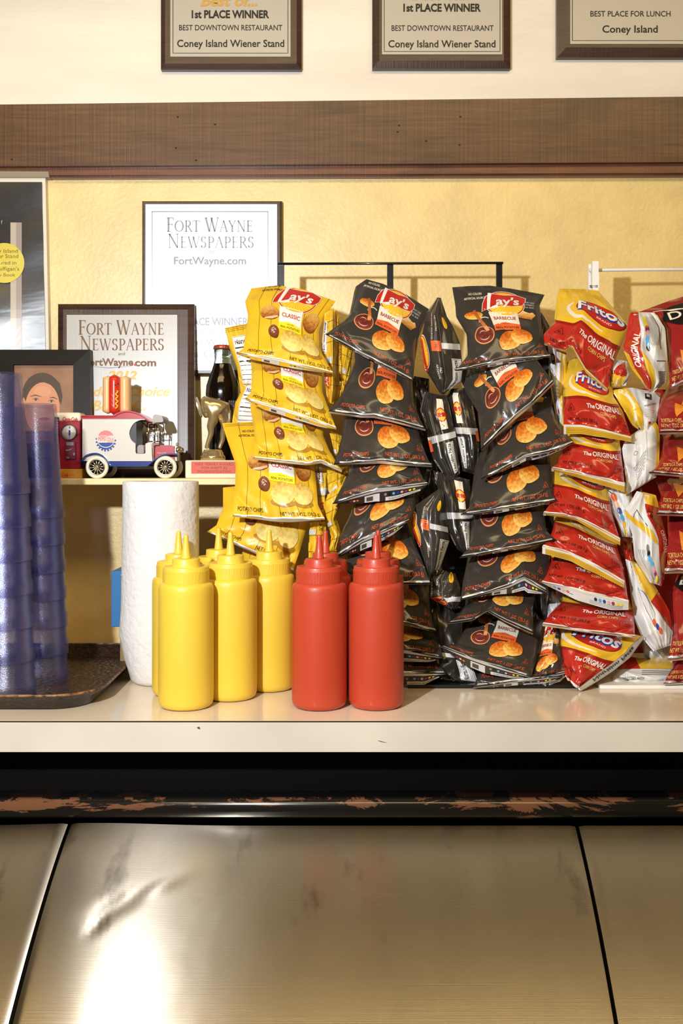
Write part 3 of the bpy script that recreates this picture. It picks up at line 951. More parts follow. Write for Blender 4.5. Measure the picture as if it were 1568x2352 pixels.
# ------------------------------------------------------------------ plaques, frames, poster
def frame_px(mb, x0, y0, x1, y1, Df, th, inset=0, mi=0, dz=None):
    """slab whose front face is the px rectangle (inset) and back outline the full px rectangle; Df: depth as function of py"""
    f = [(x0 + inset, y1 - inset), (x1 - inset, y1 - inset), (x1 - inset, y0 + inset), (x0 + inset, y0 + inset)]
    o = [(x0, y1), (x1, y1), (x1, y0), (x0, y0)]
    fr = [P(x, y, Df(y)) for x, y in f]
    md = [P(x, y, Df(y)) + Vector((0, th * .35, 0)) for x, y in o]
    bk = [p + Vector((0, th * .65, 0)) for p in md]
    vs = fr + md + bk
    fs = [(0, 1, 2, 3), (8, 11, 10, 9)]
    for a in range(4):
        b = (a + 1) % 4
        fs += [(a, a + 4, b + 4, b), (a + 4, a + 8, b + 8, b + 4)]
    mb.raw(vs, fs, mi)
PLATE = mat('plaque_plate', (178, 176, 174), 0.4, metal=0.35)
t = NT(PLATE); n = t.noise(t.coord('Object', (900, 1, 6)), 1.0, 3.0); t.bump(n, 'Fac', 0.08, 0.001)
PLATE2 = mat('plaque_plate_gloss', (214, 214, 222), 0.34, metal=0.85)
INKB = mat('engraved_black', (34, 30, 28), 0.5)
INKBR = mat('engraved_bronze', (120, 84, 50), 0.45)
INKG = mat('engraved_gold', (196, 156, 84), 0.4, metal=0.3)
INKS = mat('engraved_silver', (128, 130, 138), 0.45, metal=0.4)
DOTR = mat('red_dot', (220, 40, 60), 0.4)

def plaque(label, x0, y0, x1, y1, Df, th, bev, plate, border, art, group=None, platem=PLATE, lines=INKB):
    c = P((x0 + x1) / 2, y1, Df(y1))
    r = thing('award_plaque', label, 'plaque', tuple(c), group)
    mb = MB(); frame_px(mb, x0, y0, x1, y1, Df, th, bev); mb.build('backboard', W_PLAQ, r)
    px0, py0, px1, py1 = plate
    mb = MB()
    f = [P(px0, py1, Df(py1) - .0012), P(px1, py1, Df(py1) - .0012), P(px1, py0, Df(py0) - .0012), P(px0, py0, Df(py0) - .0012)]
    b = [p + Vector((0, .001, 0)) for p in f]
    mb.raw(f + b, [(0, 1, 2, 3), (7, 6, 5, 4), (0, 4, 5, 1), (1, 5, 6, 2), (2, 6, 7, 3), (3, 7, 4, 0)])
    mb.build('metal_plate', platem, r)
    A = Art(None)
    bx0, by0, bx1, by1 = border
    A.stroke([(bx0, by0), (bx1, by0), (bx1, by1), (bx0, by1)], 1.8, lines, 1, closed=True)
    art(A)
    A.flat('engraving', lambda a, b_, h: P(a, b_, Df(b_) - .0012 - h), r)
    return r
DW = lambda y: 1.783
GP = 'award plaques in a row above the wooden board'
def art1(A):
    A.text('Best of...', 530, 0, 26, INKG, w=130, shear=.3, bold=.03)
    A.text('1st PLACE WINNER', 529, 32, 18, INKB, w=178, bold=.035)
    A.text('BEST DOWNTOWN RESTAURANT', 529.5, 63, 13, INKB, w=237, bold=.008)
    A.text('Coney Island Wiener Stand', 529.5, 99, 17, INKB, w=246, bold=.015)
def art2(A):
    A.text('Best of...', 1016, -14, 26, INKG, w=130, shear=.3, bold=.03)
    A.text('1st PLACE WINNER', 1015, 17, 18, INKB, w=178, bold=.035)
    A.text('BEST DOWNTOWN RESTAURANT', 1016, 64, 13, INKB, w=234, bold=.008)
    A.text('Coney Island Wiener Stand', 1014.5, 100, 17, INKB, w=246, bold=.015)
def art3(A):
    A.text('1st PLACE WINNER', 1447, -14, 18, INKB, w=178, bold=.035)
    A.text('BEST PLACE FOR LUNCH', 1447.5, 31, 13, INKB, w=184, bold=.008)
    A.text('Coney Island', 1446.5, 66, 17, INKB, w=127, bold=.015)
plaque('dark wood award plaque above the board, leftmost, gold script at its top edge', 368, -245, 692, 157, DW, .017, 11, (391, -222, 667, 130), (397, -216, 661, 122), art1, GP)
plaque('dark wood award plaque above the board, middle one, with Coney Island Wiener Stand lettering', 855, -247, 1173, 155, DW, .017, 16, (877, -224, 1153, 125), (882, -218, 1148, 118), art2, GP)
plaque('dark wood award plaque above the board, rightmost, reading best place for lunch', 1280, -273, 1602, 129, DW, .017, 20, (1309, -250, 1578, 101), (1314, -245, 1573, 93), art3, GP)

DP4 = lambda y: 1.783
def art4(A):
    A.stroke([(340, 484), (625, 484), (625, 832), (340, 832)], 9, PLATE2, 1, closed=True)
    A.serif('Fort Wayne', 482, 516, 32, INKS, 200); A.serif('Newspapers', 485, 553, 32, INKS, 200)
    A.text('and', 482, 578, 9, INKS)
    A.text('FortWayne.com', 482, 598, 18, INKS, w=166, bold=.025)
    A.text('1st PLACE WINNER', 482, 738, 18, INKS, w=176, bold=.03)
    A.text('BEST DOWNTOWN RESTAURANT', 482, 764, 12, INKS, w=236)
    A.text("Fort Wayne's", 490, 785, 16, INKS, w=124); A.text('Famous Coney Island', 492, 812, 16, INKS, w=236)
plaque('dark-framed award plaque on the yellow wall, its plate washed out by glare', 325, 460, 647, 862, DP4, .017, 5, (334, 469, 636, 850), (349, 486, 615, 830), art4, None, PLATE2, INKS)

DL = lambda y: 1.760 - (y - 697) / 400.0 * .030
def art5(A):
    A.serif('Fort Wayne', 279, 752, 33, INKBR, 198); A.serif('Newspapers', 281, 788, 33, INKBR, 195)
    A.text('and', 279, 812, 8, INKBR)
    A.text('FortWayne', 250, 831, 17, INKBR, w=112, bold=.03); A.text('com', 334, 832, 17, INKBR, w=49, bold=.03)
    A.ell(310, 838, 2.6, 2.6, DOTR, 3)
    A.stroke([(205, 841), (250, 845), (300, 841)], [.5, 2, .5], INKS, 2)
    A.text('2012', 282, 861, 19, INKG, w=66, shear=.25, bold=.03)
    A.text("Readers' Choice", 278, 898, 22, INKG, w=226, shear=.3, bold=.02)
    A.text('Best of...', 276, 931, 24, INKG, w=122, shear=.3, bold=.02)
    A.text('1st PLACE WINNER', 279, 975, 14, INKB, w=170, bold=.03)
    A.text('DOWNTOWN RESTAURANT', 279, 1000, 12, INKBR, w=214)
    A.text('Coney Island Wiener Stand', 279, 1040, 14, INKBR, w=220)
plaque('walnut award plaque leaning on the shelf behind the toy truck, with bronze lettering', 131, 697, 445, 1097, DL, .018, 14, (153, 723, 407, 1078), (150, 720, 410, 1081), art5, None, PLATE, INKBR)

# black portrait frame
DF_ = lambda y: 1.731 - (y - 803) / 295.0 * .04
BFR = mat('black_frame', (20, 18, 17), 0.5, spec=0.3)
c = P(90, 1098, DF_(1098))
r = thing('photo_frame', 'black picture frame with a dark-haired portrait on the shelf behind the cups', 'picture frame', tuple(c))
mb = MB()
def bar(mb, pts, Df, th, rise):
    """mitred bar: pts outer0, outer1, inner1, inner0 in px"""
    fr = [P(x, y, Df(y) - rz) for (x, y), rz in zip(pts, rise)]
    bk = [P(x, y, Df(y)) + Vector((0, th, 0)) for (x, y) in pts]
    mb.raw(fr + bk, [(0, 1, 2, 3), (7, 6, 5, 4), (0, 4, 5, 1), (1, 5, 6, 2), (2, 6, 7, 3), (3, 7, 4, 0)])
X0, X1, Y0, Y1, x0, x1, y0, y1 = -40, 207, 803, 1097, 30, 168, 837, 1050
bar(mb, [(X0, Y0), (X1, Y0), (x1, y0), (x0, y0)], DF_, .016, (.003, .003, .006, .006))
bar(mb, [(X1, Y0), (X1, Y1), (x1, y1), (x1, y0)], DF_, .016, (.003, .003, .006, .006))
bar(mb, [(X1, Y1), (X0, Y1), (x0, y1), (x1, y1)], DF_, .016, (.003, .003, .006, .006))
bar(mb, [(X0, Y1), (X0, Y0), (x0, y0), (x0, y1)], DF_, .016, (.003, .003, .006, .006))
mb.build('frame', BFR, r)
PH_BG = mat('photo_ground', (150, 112, 88), 0.3)
t = NT(PH_BG); n = t.noise(t.coord('Object'), 14, 3.0); t.color(t.ramp(n, 'Fac', [(0.3, (132, 94, 70)), (0.7, (170, 132, 108))]))
PH_SKIN = mat('photo_skin', (208, 146, 112), 0.3); PH_SK2 = mat('photo_blush', (200, 128, 98), 0.3); PH_HAIR = mat('photo_hair', (84, 72, 64), 0.3); PH_LT = mat('photo_light', (214, 156, 122), 0.3); PH_EYE = mat('photo_eye', (196, 166, 148), 0.3); PH_IRIS = mat('photo_iris', (92, 84, 76), 0.3)
PH_LIP = mat('photo_lip', (176, 84, 76), 0.3)
mb = MB(); f = [P(x, y, DF_(y) + .003) for x, y in ((x0 - 2, y1 + 2), (x1 + 2, y1 + 2), (x1 + 2, y0 - 2), (x0 - 2, y0 - 2))]
mb.raw(f + [p + Vector((0, .004, 0)) for p in f], [(0, 1, 2, 3), (7, 6, 5, 4), (0, 4, 5, 1), (1, 5, 6, 2), (2, 6, 7, 3), (3, 7, 4, 0)])
pr = mb.build('portrait_print', PH_BG, r)
A = Art(None)
A.ell(96, 906, 45, 50, PH_HAIR, 1, rot=4); A.ell(53, 926, 5.5, 13, PH_SKIN, 2)
A.ell(97, 938, 40, 60, PH_SKIN, 2.5, rot=3); A.poly([(80, 985), (118, 985), (122, 1020), (76, 1020)], PH_SK2, 1.5); A.ell(98, 899, 20, 12, PH_LT, 3); A.ell(78, 938, 12, 9, PH_LT, 3); A.ell(119, 942, 10, 9, PH_SK2, 3)
A.poly([(50, 922), (56, 900), (66, 884), (80, 876), (96, 873), (104, 879), (118, 884), (129, 896), (136, 914), (140, 930), (143, 908), (137, 880), (118, 862), (90, 857), (66, 868), (53, 892), (50, 910)], PH_HAIR, 5)
A.stroke([(69, 910.5), (82, 907.5), (95, 911)], [1, 2.4, 1], PH_HAIR, 5); A.stroke([(114, 914), (122, 912.5), (132, 917)], [1, 2.4, 1], PH_HAIR, 5)
for (ex, ey) in ((82, 918), (118, 922)):
    A.ell(ex, ey, 6.5, 2.8, PH_EYE, 5); A.ell(ex, ey - .3, 3, 2.9, PH_IRIS, 6); A.ell(ex, ey - .3, 1.4, 1.4, I_BLACK, 7); A.ell(ex - 1, ey - 1.2, .6, .6, I_CREAM, 8, n=8); A.stroke([(ex - 7.5, ey), (ex - 2, ey - 3.2), (ex + 3, ey - 3), (ex + 7.5, ey + .4)], [.6, 1.5, 1.5, .6], PH_HAIR, 7)
A.stroke([(104, 926), (102, 943), (105, 948), (110, 946)], [.5, 1, 1.4, .8], PH_SK2, 5)
A.ell(102, 962, 13, 3.4, PH_LIP, 5)
A.poly([(36, 1050), (60, 1020), (100, 1012), (140, 1020), (162, 1050)], PH_HAIR, 2)
A.flat('portrait', lambda a, b_, h: P(a, b_, DF_(b_) + .003 - h), r)

# poster at the left edge
c = P(0, 800, 1.785)
r = thing('poster_frame', 'white-edged black poster on the wall, cut by the left picture edge', 'poster', tuple(c))
WFR = mat('poster_white_edge', (232, 224, 206), 0.4)
CAPM = mat('poster_top_cap', (150, 138, 120), 0.5)
POST = mat('poster_glossy_black', (34, 34, 38), 0.34, coat=1.0)
POST.node_tree.nodes['Principled BSDF'].inputs['Coat Roughness'].default_value = 0.3
t = NT(POST); n = t.noise(t.coord('Object', (1.2, 1, 4)), 6.0, 3.0, 0.5, 0.6); t.bump(n, 'Fac', 0.25, 0.012)
mb = MB()
dp = lambda y: 1.782
mb.raw(*(lambda f: (f + [p + Vector((0, .016, 0)) for p in f], [(0, 1, 2, 3), (7, 6, 5, 4), (0, 4, 5, 1), (1, 5, 6, 2), (2, 6, 7, 3), (3, 7, 4, 0)]))([P(-260, 1060, 1.784), P(118, 1060, 1.784), P(104, 405, 1.784), P(-260, 405, 1.784)]))
mb.build('backing', WFR, r)
NX, NY = 60, 80
def poster_D(x, y):
    w = min(1, max(0, (y - 560) / 180)); w = w * w * (3 - 2 * w)
    X = max(x, -60)
    q = (108 - X) * 1.78 / F
    return 1.7815 - .165 * q * w - .0006 * math.sin(x * .03 + y * .012) - .0010 * math.sin(y * .045 + .02 * x) * (1 - w)
vs = []; fs = []
for j in range(NY + 1):
    for i in range(NX + 1):
        y = 418 + (1056 - 418) * j / NY
        xr_ = 96 + (110 - 96) * (y - 418) / 640
        x = -250 + (xr_ + 250) * i / NX
        vs.append(P(x, y, poster_D(x, y)))
for j in range(NY):
    for i in range(NX):
        a = j * (NX + 1) + i; fs.append((a, a + NX + 1, a + NX + 2, a + 1))
mb = MB(); mb.raw(vs, fs, 0, True); mb.build('poster_sheet', POST, r)
mb = MB(); mb.raw(*(lambda f: (f + [p + Vector((0, .02, 0)) for p in f], [(0, 1, 2, 3), (7, 6, 5, 4), (0, 4, 5, 1), (1, 5, 6, 2), (2, 6, 7, 3), (3, 7, 4, 0)]))([P(-260, 407, 1.779), P(113, 407, 1.779), P(111, 394, 1.779), P(-260, 392, 1.779)]))
mb.build('top_cap', CAPM, r)
A = Art(None)
PYEL = mat('poster_yellow', (226, 208, 90), 0.34, coat=1.0); PTAN = mat('poster_pale', (196, 186, 170), 0.34, coat=1.0); PTXT = mat('poster_text', (120, 106, 60), 0.34, coat=1.0); PTAN2 = mat('poster_pale_side', (170, 154, 148), 0.34, coat=1.0)
for k in range(27):
    ya, yb = 511 + 20 * k, 511 + 20 * (k + 1)
    A.poly([(24, ya), (37, ya), (37, yb), (24, yb)], PTAN, 1); A.poly([(37, ya), (50, ya), (50, yb), (37, yb)], PTAN2, 1)
A.ell(10, 604, 46, 46, PYEL, 12, n=40)
A.text('Coney Island', 41, 576, 9, PTXT, w=78, align='r', layer=16); A.text('Wiener Stand', 42, 588, 9, PTXT, w=78, align='r', layer=16); A.text('Featured in', 37, 603, 8, PTXT, w=62, align='r', layer=16); A.text("Jim Gaffigan's", 44, 617, 9, PTXT, w=80, align='r', layer=16); A.text('New Book', 35, 631, 8, PTXT, w=56, align='r', layer=16)
A.text('f', 4, 510, 9, PTAN)
A.flat('poster_print', lambda a, b_, h: P(a, b_, poster_D(a, b_) - .0006 - h), r)

# ------------------------------------------------------------------ squeeze bottles
PY = mat('mustard_plastic', (226, 192, 64), 0.42, coat=0.12)
PR = mat('ketchup_plastic', (186, 66, 41), 0.42, coat=0.12)
for m_, c_ in ((PY, (240, 192, 28)), (PR, (204, 58, 36))):
    b_ = m_.node_tree.nodes['Principled BSDF']
    b_.inputs['Subsurface Weight'].default_value = 0.15; b_.inputs['Subsurface Radius'].default_value = (0.012, 0.006, 0.002); b_.inputs['Subsurface Scale'].default_value = 0.5
def squeeze_bottle(m, px, D, label, group, dz=0.0):
    x = (px - CX) * D / F
    r = thing('squeeze_bottle', label, 'squeeze bottle', (x, D, 1.0), group)
    R = .0367
    mb = MB()
    mb.lathe([(.026, .0012), (.0285, 0), (.0325, .0012), (.0352, .004), (.0365, .009), (R, .02), (R, .145), (.0366, .155), (.0361, .1595), (.0348, .1630), (.031, .1650), (.026, .1656)], (x, D, 1.0), 64)
    mb.build('body', m, r)
    knurl = lambda a, h: 1.0 + (.0035 * math.copysign(1, math.sin(a * 60)) if .1675 < h < .1805 else 0)
    mb = MB()
    mb.lathe([(.029, .1640), (.0306, .1642), (.0308, .1655), (.0308, .1670), (.0308, .1676), (.0308, .1804), (.0308, .181), (.0301, .1818), (.0300, .1850), (.0294, .1862), (.0280, .1860), (.0270, .1852), (.0192, .1852), (.0186, .1858), (.0184, .1952), (.0180, .1962), (.0165, .1966), (.0075, .1966)], (x, D, 1.0), 240, rf=knurl)
    mb.build('cap', m, r)
    mb = MB()
    mb.lathe([(.0068, .1964), (.0062, .1975), (.0034, .2235), (.0032, .2262), (.0027, .2274), (.0016, .2278)], (x, D, 1.0), 32)
    mb.build('nozzle', m, r)
    return r
GM = 'yellow squeeze bottles on the counter'; GK = 'red squeeze bottles on the counter'
squeeze_bottle(PY, 427, 1.326, 'yellow squeeze bottle, frontmost of the yellow ones', GM)
squeeze_bottle(PY, 410, 1.396, 'yellow squeeze bottle touching the paper towel roll, behind the frontmost one', GM)
squeeze_bottle(PY, 529, 1.376, 'yellow squeeze bottle second from the right, its front partly covered by the frontmost one', GM)
squeeze_bottle(PY, 502, 1.468, 'yellow squeeze bottle almost hidden, only cap and nozzle showing behind two others', GM)
squeeze_bottle(PY, 618, 1.432, 'yellow squeeze bottle nearest the red bottles', GM)
squeeze_bottle(PR, 733, 1.326, 'left front red squeeze bottle', GK)
squeeze_bottle(PR, 863.5, 1.328, 'right front red squeeze bottle beside the black chip bags', GK)
squeeze_bottle(PR, 747, 1.412, 'red squeeze bottle behind the left front one, nozzle and cap showing', GK)
squeeze_bottle(PR, 868, 1.424, 'red squeeze bottle behind the right front one, mostly hidden', GK)

# ------------------------------------------------------------------ paper towel roll
TOWEL = mat('paper_towel', (224, 221, 218), 0.85)
t = NT(TOWEL)
n = t.noise(t.coord('Object', (1, 1, 1)), 95, 2.0, 0.5, 0.3); t.bump(n, 'Fac', 0.45, 0.004)
CORE = mat('card_core', (170, 140, 104), 0.8)
D = 1.478; x = (369.5 - CX) * D / F
r = thing('paper_towel_roll', 'white paper towel roll standing on the counter between tray and yellow bottles', 'paper towel roll', (x, D, 1.0))
def trf(a, h):
    side = math.exp(-((a - math.pi * 1.08 + .25) / .55) ** 2)
    k = h / .29
    return 1.0 + .004 * math.sin(3 * a + 9 * k) + .0025 * math.sin(7 * a + 4 * k) + side * (.075 * math.exp(-((k - .22) / .12) ** 2) + .02 * math.exp(-((k - .5) / .25) ** 2))
mb = MB()
prof = [(.030, 0), (.0400, .0008), (.0445, .006), (.0475, .018), (.0520, .036)] + [(.0570 - .0014 * k / 12, .05 + .2455 * k / 12) for k in range(1, 13)] + [(.0550, .2965), (.0215, .2965), (.0212, .2875), (.0212, .24)]
mb.lathe(prof, (x, D, 1.0), 72, rf=trf, cap1=True)
mb.build('paper_roll', TOWEL, r)
mb = MB(); mb.lathe([(.0208, .2), (.0208, .2960), (.0196, .2960), (.0196, .2)], (x, D, 1.0), 40, cap0=False, cap1=False); mb.build('cardboard_core', CORE, r)

# ------------------------------------------------------------------ tray and tumblers
TRAY = mat('tray_brown', (58, 40, 32), 0.34, coat=0.2)
t = NT(TRAY)
v = t.add('ShaderNodeTexVoronoi'); v.inputs['Scale'].default_value = 130; t.link(t.coord('Object', (1, 1, 1)), 'Vector', v, 'Vector')
t.bump(v, 'Distance', 0.8, 0.003)
n = t.noise(t.coord('Object'), 60, 4.0); t.color(t.ramp(n, 'Fac', [(0.3, (34, 23, 20)), (0.7, (52, 35, 28))]))
TRIM = mat('tray_worn_rim', (120, 84, 54), 0.45)
t = NT(TRIM); n = t.noise(t.coord('Object'), 90, 4.0); t.color(t.ramp(n, 'Fac', [(0.42, (52, 36, 30)), (0.58, (142, 100, 64))]))
def rrect(x0, x1, y0, y1, r, n=10):
    out = []
    for cx_, cy_, a in ((x1 - r, y0 + r, -90), (x1 - r, y1 - r, 0), (x0 + r, y1 - r, 90), (x0 + r, y0 + r, 180)):
        for k in range(n + 1):
            t_ = math.radians(a + 90 * k / n)
            out.append((cx_ + r * math.cos(t_), cy_ + r * math.sin(t_)))
    return out
tx0, tx1, ty0, ty1 = -.80, -.3185, 1.289, 1.662
r = thing('serving_tray', 'dark brown textured cafeteria tray under the stacks of blue tumblers', 'tray', ((tx0 + tx1) / 2, (ty0 + ty1) / 2, 1.0))
mb = MB()
rings = [(0.022, .0, .055), (.016, .0012, .05), (.004, .021, .062), (.0, .0222, .064), (.002, .0195, .062), (.018, .0046, .052), (.024, .0036, .05)]
N = len(rrect(0, 1, 0, 1, .1))
vs = []; fs = []
for (ins, z, rad) in rings:
    vs += [(px_, py_, 1.0 + z) for px_, py_ in rrect(tx0 + ins, tx1 - ins, ty0 + ins, ty1 - ins, rad)]
for k in range(len(rings) - 1):
    for i in range(N):
        j = (i + 1) % N
        fs.append((k * N + i, k * N + j, (k + 1) * N + j, (k + 1) * N + i))
fs.append(tuple(reversed(range(N)))); fs.append(tuple(range((len(rings) - 1) * N, len(rings) * N)))
mb.raw(vs, fs, 0, True); mb.build('tray_body', TRAY, r)
mb = MB()
mb.tube([(px_, py_, 1.0216) for px_, py_ in rrect(tx0 + .001, tx1 - .001, ty0 + .001, ty1 - .001, .064)], .0018, 8, closed=True)
mb.build('worn_rim', TRIM, r)

CUP = bpy.data.materials.new('blue_tumbler_plastic'); CUP.use_nodes = True
nt = CUP.node_tree; nt.nodes.remove(nt.nodes['Principled BSDF'])
out = nt.nodes['Material Output']
tr_ = nt.nodes.new('ShaderNodeBsdfTransparent'); tr_.inputs[0].default_value = (0.845, 0.85, 0.925, 1)
df = nt.nodes.new('ShaderNodeBsdfDiffuse'); df.inputs[0].default_value = lin((96, 98, 160))
gl = nt.nodes.new('ShaderNodeBsdfGlossy'); gl.inputs['Color'].default_value = (0.9, 0.9, 1.0, 1); gl.inputs['Roughness'].default_value = 0.26
tc = nt.nodes.new('ShaderNodeTexCoord'); nz = nt.nodes.new('ShaderNodeTexNoise'); nz.inputs['Scale'].default_value = 800; nz.inputs['Detail'].default_value = 1.0
nt.links.new(tc.outputs['Object'], nz.inputs['Vector'])
bp = nt.nodes.new('ShaderNodeBump'); bp.inputs['Strength'].default_value = .3; bp.inputs['Distance'].default_value = .001
nt.links.new(nz.outputs['Fac'], bp.inputs['Height']); nt.links.new(bp.outputs['Normal'], gl.inputs['Normal'])
lw = nt.nodes.new('ShaderNodeLayerWeight'); lw.inputs['Blend'].default_value = 0.22
mr = nt.nodes.new('ShaderNodeMapRange'); mr.inputs['To Min'].default_value = 0.042; mr.inputs['To Max'].default_value = 0.22
nt.links.new(lw.outputs['Facing'], mr.inputs['Value'])
mx = nt.nodes.new('ShaderNodeMixShader'); mx2 = nt.nodes.new('ShaderNodeMixShader')
mr2 = nt.nodes.new('ShaderNodeMapRange'); mr2.inputs['To Min'].default_value = 0.028; mr2.inputs['To Max'].default_value = 0.25
nt.links.new(lw.outputs['Facing'], mr2.inputs['Value'])
nt.links.new(mr.outputs['Result'], mx.inputs[0]); nt.links.new(tr_.outputs[0], mx.inputs[1]); nt.links.new(df.outputs[0], mx.inputs[2])
nt.links.new(mr2.outputs['Result'], mx2.inputs[0]); nt.links.new(mx.outputs[0], mx2.inputs[1]); nt.links.new(gl.outputs[0], mx2.inputs[2]); nt.links.new(mx2.outputs[0], out.inputs['Surface'])
def cup_stack(px, D, n, pitch, lean, labels, group):
    x = (px - CX) * D / F
    for k in range(n):
        mb = MB()
        H = .166
        z0 = 1.0042 + k * pitch
        cx_ = x + lean * k * pitch
        rb, rt = .0393, .0275
        prof = [(rb - .0016, 0), (rb, 0), (rb + .0001, .002), (rb - .0006, .018), (rb - .0022, .0205), (rt + .003, H - .05), (rt + .0006, H - .003), (rt - .001, H), (rt - .0035, H), (rt - .0045, H - .004), (.0005, H - .004), (.0005, H - .0058), (rt - .004, H - .0058), (rt + .0010, H - .05), (rb - .0040, .0205), (rb - .0022, .018)]
        mb.lathe(prof + [prof[0]], (cx_, D, z0), 56, cap0=False, cap1=False)
        o = mb.build('tumbler', CUP)
        tag(o, labels(k, n), 'tumbler', group)
ORD = ['bottom', 'second from bottom', 'third from bottom', 'fourth from bottom', 'third from top', 'second from top', 'topmost']
cup_stack(16, 1.375, 7, .0462, -.03, lambda k, n: ORD[k] + ' blue tumbler of the taller upside-down stack at the left picture edge', 'blue tumblers stacked upside down on the tray')
cup_stack(96, 1.462, 7, .0400, -.03, lambda k, n: ORD[k] + ' blue tumbler of the shorter upside-down stack, next to the paper towels', 'blue tumblers stacked upside down on the tray')

# ------------------------------------------------------------------ blue carton behind the towels
BOXB = mat('blue_card', (52, 118, 176), 0.5); BOXT = mat('carton_text', (190, 220, 230), 0.5); CARD = mat('brown_card', (150, 118, 80), 0.8)
D0b = 1.60
l, rr_ = P(255, 0, D0b).x, P(352, 0, D0b).x
zb = ZC - (1440 - HY) * D0b / F; zt = ZC - (1312 - HY) * D0b / F
mb = MB(); mb.box((l + .012, D0b + .01, 1.0), (rr_ - .004, D0b + .10, zb - .0004), bevel=.001)
tag(mb.build('cardboard_box', CARD), 'plain carton hidden behind the paper towels, under the blue box', 'box')
r = thing('blue_box', 'small blue carton peeking out left of the paper towel roll', 'box', ((l + rr_) / 2, D0b + .05, zb))
mb = MB(); mb.box((l, D0b, zb), (rr_, D0b + .105, zt), bevel=.0012); mb.build('carton', BOXB, r)
A = Art(None); A.text('TC', P(268, 0, D0b).x + .016, 0, .006, BOXT, w=.02)
A.flat('print', lambda a, b_, h: Vector((a, D0b - h, zt - .008 - b_)), r)

# ------------------------------------------------------------------ toy truck, drinks machine, hot dog figure
def px_poly(pts, D): return [(P(x_, y_, D).x, P(x_, y_, D).z) for x_, y_ in pts]
def curve(pts, n=6):
    """Catmull-Rom through px points"""
    p = [Vector(q) for q in pts]; out = []
    for i in range(len(p) - 1):
        a, b, c_, d = p[max(0, i - 1)], p[i], p[i + 1], p[min(len(p) - 1, i + 2)]
        for k in range(n):
            t_ = k / n
            out.append(tuple(.5 * ((2 * b) + (c_ - a) * t_ + (2 * a - 5 * b + 4 * c_ - d) * t_ ** 2 + (3 * b - a - 3 * c_ + d) * t_ ** 3)))
    out.append(tuple(p[-1])); return out
TW = mat('toy_white', (214, 209, 198), 0.28, coat=0.4); TR = mat('toy_red', (176, 26, 36), 0.28, coat=0.5); TB = mat('toy_blue', (24, 44, 124), 0.25, coat=0.5)
TCR = mat('toy_chrome', (222, 216, 206), 0.16, metal=1.0); TDK = mat('toy_dark', (24, 22, 20), 0.4); TTIRE = mat('toy_tire', (230, 222, 198), 0.5); TGR = mat('toy_grey', (150, 138, 132), 0.35, coat=.3); TBRN = mat('toy_brown', (130, 84, 50), 0.4)
Dn, Dfar = 1.640, 1.698
s_ = Dn / F
r = thing('toy_truck', 'toy delivery truck with white sides, red roof and blue fenders on the shelf', 'toy truck', (P(290, 0, Dn).x, (Dn + Dfar) / 2, ZS))
side = [(189, 1059), (189, 962), (333, 962)] + curve([(333, 964), (318, 966), (305, 975), (297, 993), (301, 1010), (311, 1019)]) + [(311, 1038), (313, 1042), (332, 1042), (334, 1040), (334, 1019), (342, 1016), (347, 1019), (350, 1059)]
mb = MB()
mb.prism(px_poly(side, Dn), Dn, Dn + .003); mb.prism(px_poly(side, Dn), Dfar - .003, Dfar)
mb.prism(px_poly([(189, 1059), (189, 962), (192, 962), (192, 1059)], Dn), Dn + .003, Dfar - .003)
mb.build('cargo_body', TW, r)
mb = MB(); mb.prism(px_poly([(192, 1059), (192, 963), (312, 963), (312, 1059)], Dn), Dn + .0032, Dfar - .0032); mb.prism(px_poly([(312, 1059), (312, 1041), (350, 1043), (350, 1059)], Dn), Dn + .0032, Dfar - .0032); mb.build('cab_interior', TDK, r)
mb = MB(); mb.prism(px_poly(curve([(313, 1041), (313, 1026), (319, 1022), (327, 1024), (328, 1041)], 3), Dn), Dn + .008, Dfar - .008); mb.build('seat', TGR, r)
roof = [(186, 962), (186, 956), (190, 954), (258, 954)] + curve([(258, 954), (268, 949), (282, 944), (300, 944), (318, 949), (334, 958), (347, 968)]) + [(347, 971), (338, 966), (333, 962)]
mb = MB(); mb.prism(px_poly(roof, Dn), Dn - .0015, Dfar + .0015)
mb.tube([P(a, b, Dn - .0015) for a, b in curve([(186, 957), (258, 957), (270, 952), (284, 947), (300, 947), (318, 952), (334, 961), (346, 970)], 4)], .0010, 6)
mb.build('roof', TR, r)
mb = MB(); mb.prism(px_poly(curve([(350, 970), (351, 956), (356, 952), (366, 953), (372, 957), (373, 969), (350, 970)], 4), Dn), Dn + .001, Dfar - .001); mb.build('visor', TGR, r)
mb = MB()
for yy_ in (Dn + .002, Dfar - .002):
    mb.tube([Vector((P(a, b, Dn).x, yy_, P(a, b, Dn).z)) for a, b in ((340, 970), (340, 1022))], .0016, 8)
    mb.tube([Vector((P(a, b, Dn).x, yy_, P(a, b, Dn).z)) for a, b in ((362, 972), (362, 1014))], .0009, 8)
for b in (972, 985, 1014):
    mb.tube([Vector((P(362, b, Dn).x, yy_, P(362, b, Dn).z)) for yy_ in (Dn + .002, Dfar - .002)], .0011, 8)
    mb.tube([Vector((P(a, b, Dn).x, Dn + .002, P(a, b, Dn).z)) for a in (340, 362)], .0012, 8)
mb.lathe([(.0001, -.004), (.0024, -.003), (.0030, 0), (.0024, .003), (.0001, .004)], tuple(P(338, 996, Dn - .001)), 14)
mb.build('windshield_frame', TCR, r)
mb = MB(); mb.prism(px_poly([(352, 1059), (354, 1022), (390, 1022), (397, 1026), (398, 1059)], Dn), Dn + .010, Dfar - .010); mb.build('hood', TR, r)
mb = MB(); mb.prism(px_poly([(348, 1059), (348, 1017), (364, 1017), (364, 1022), (353, 1023), (352, 1059)], Dn), Dn + .004, Dfar - .004); mb.build('firewall', TBRN, r)
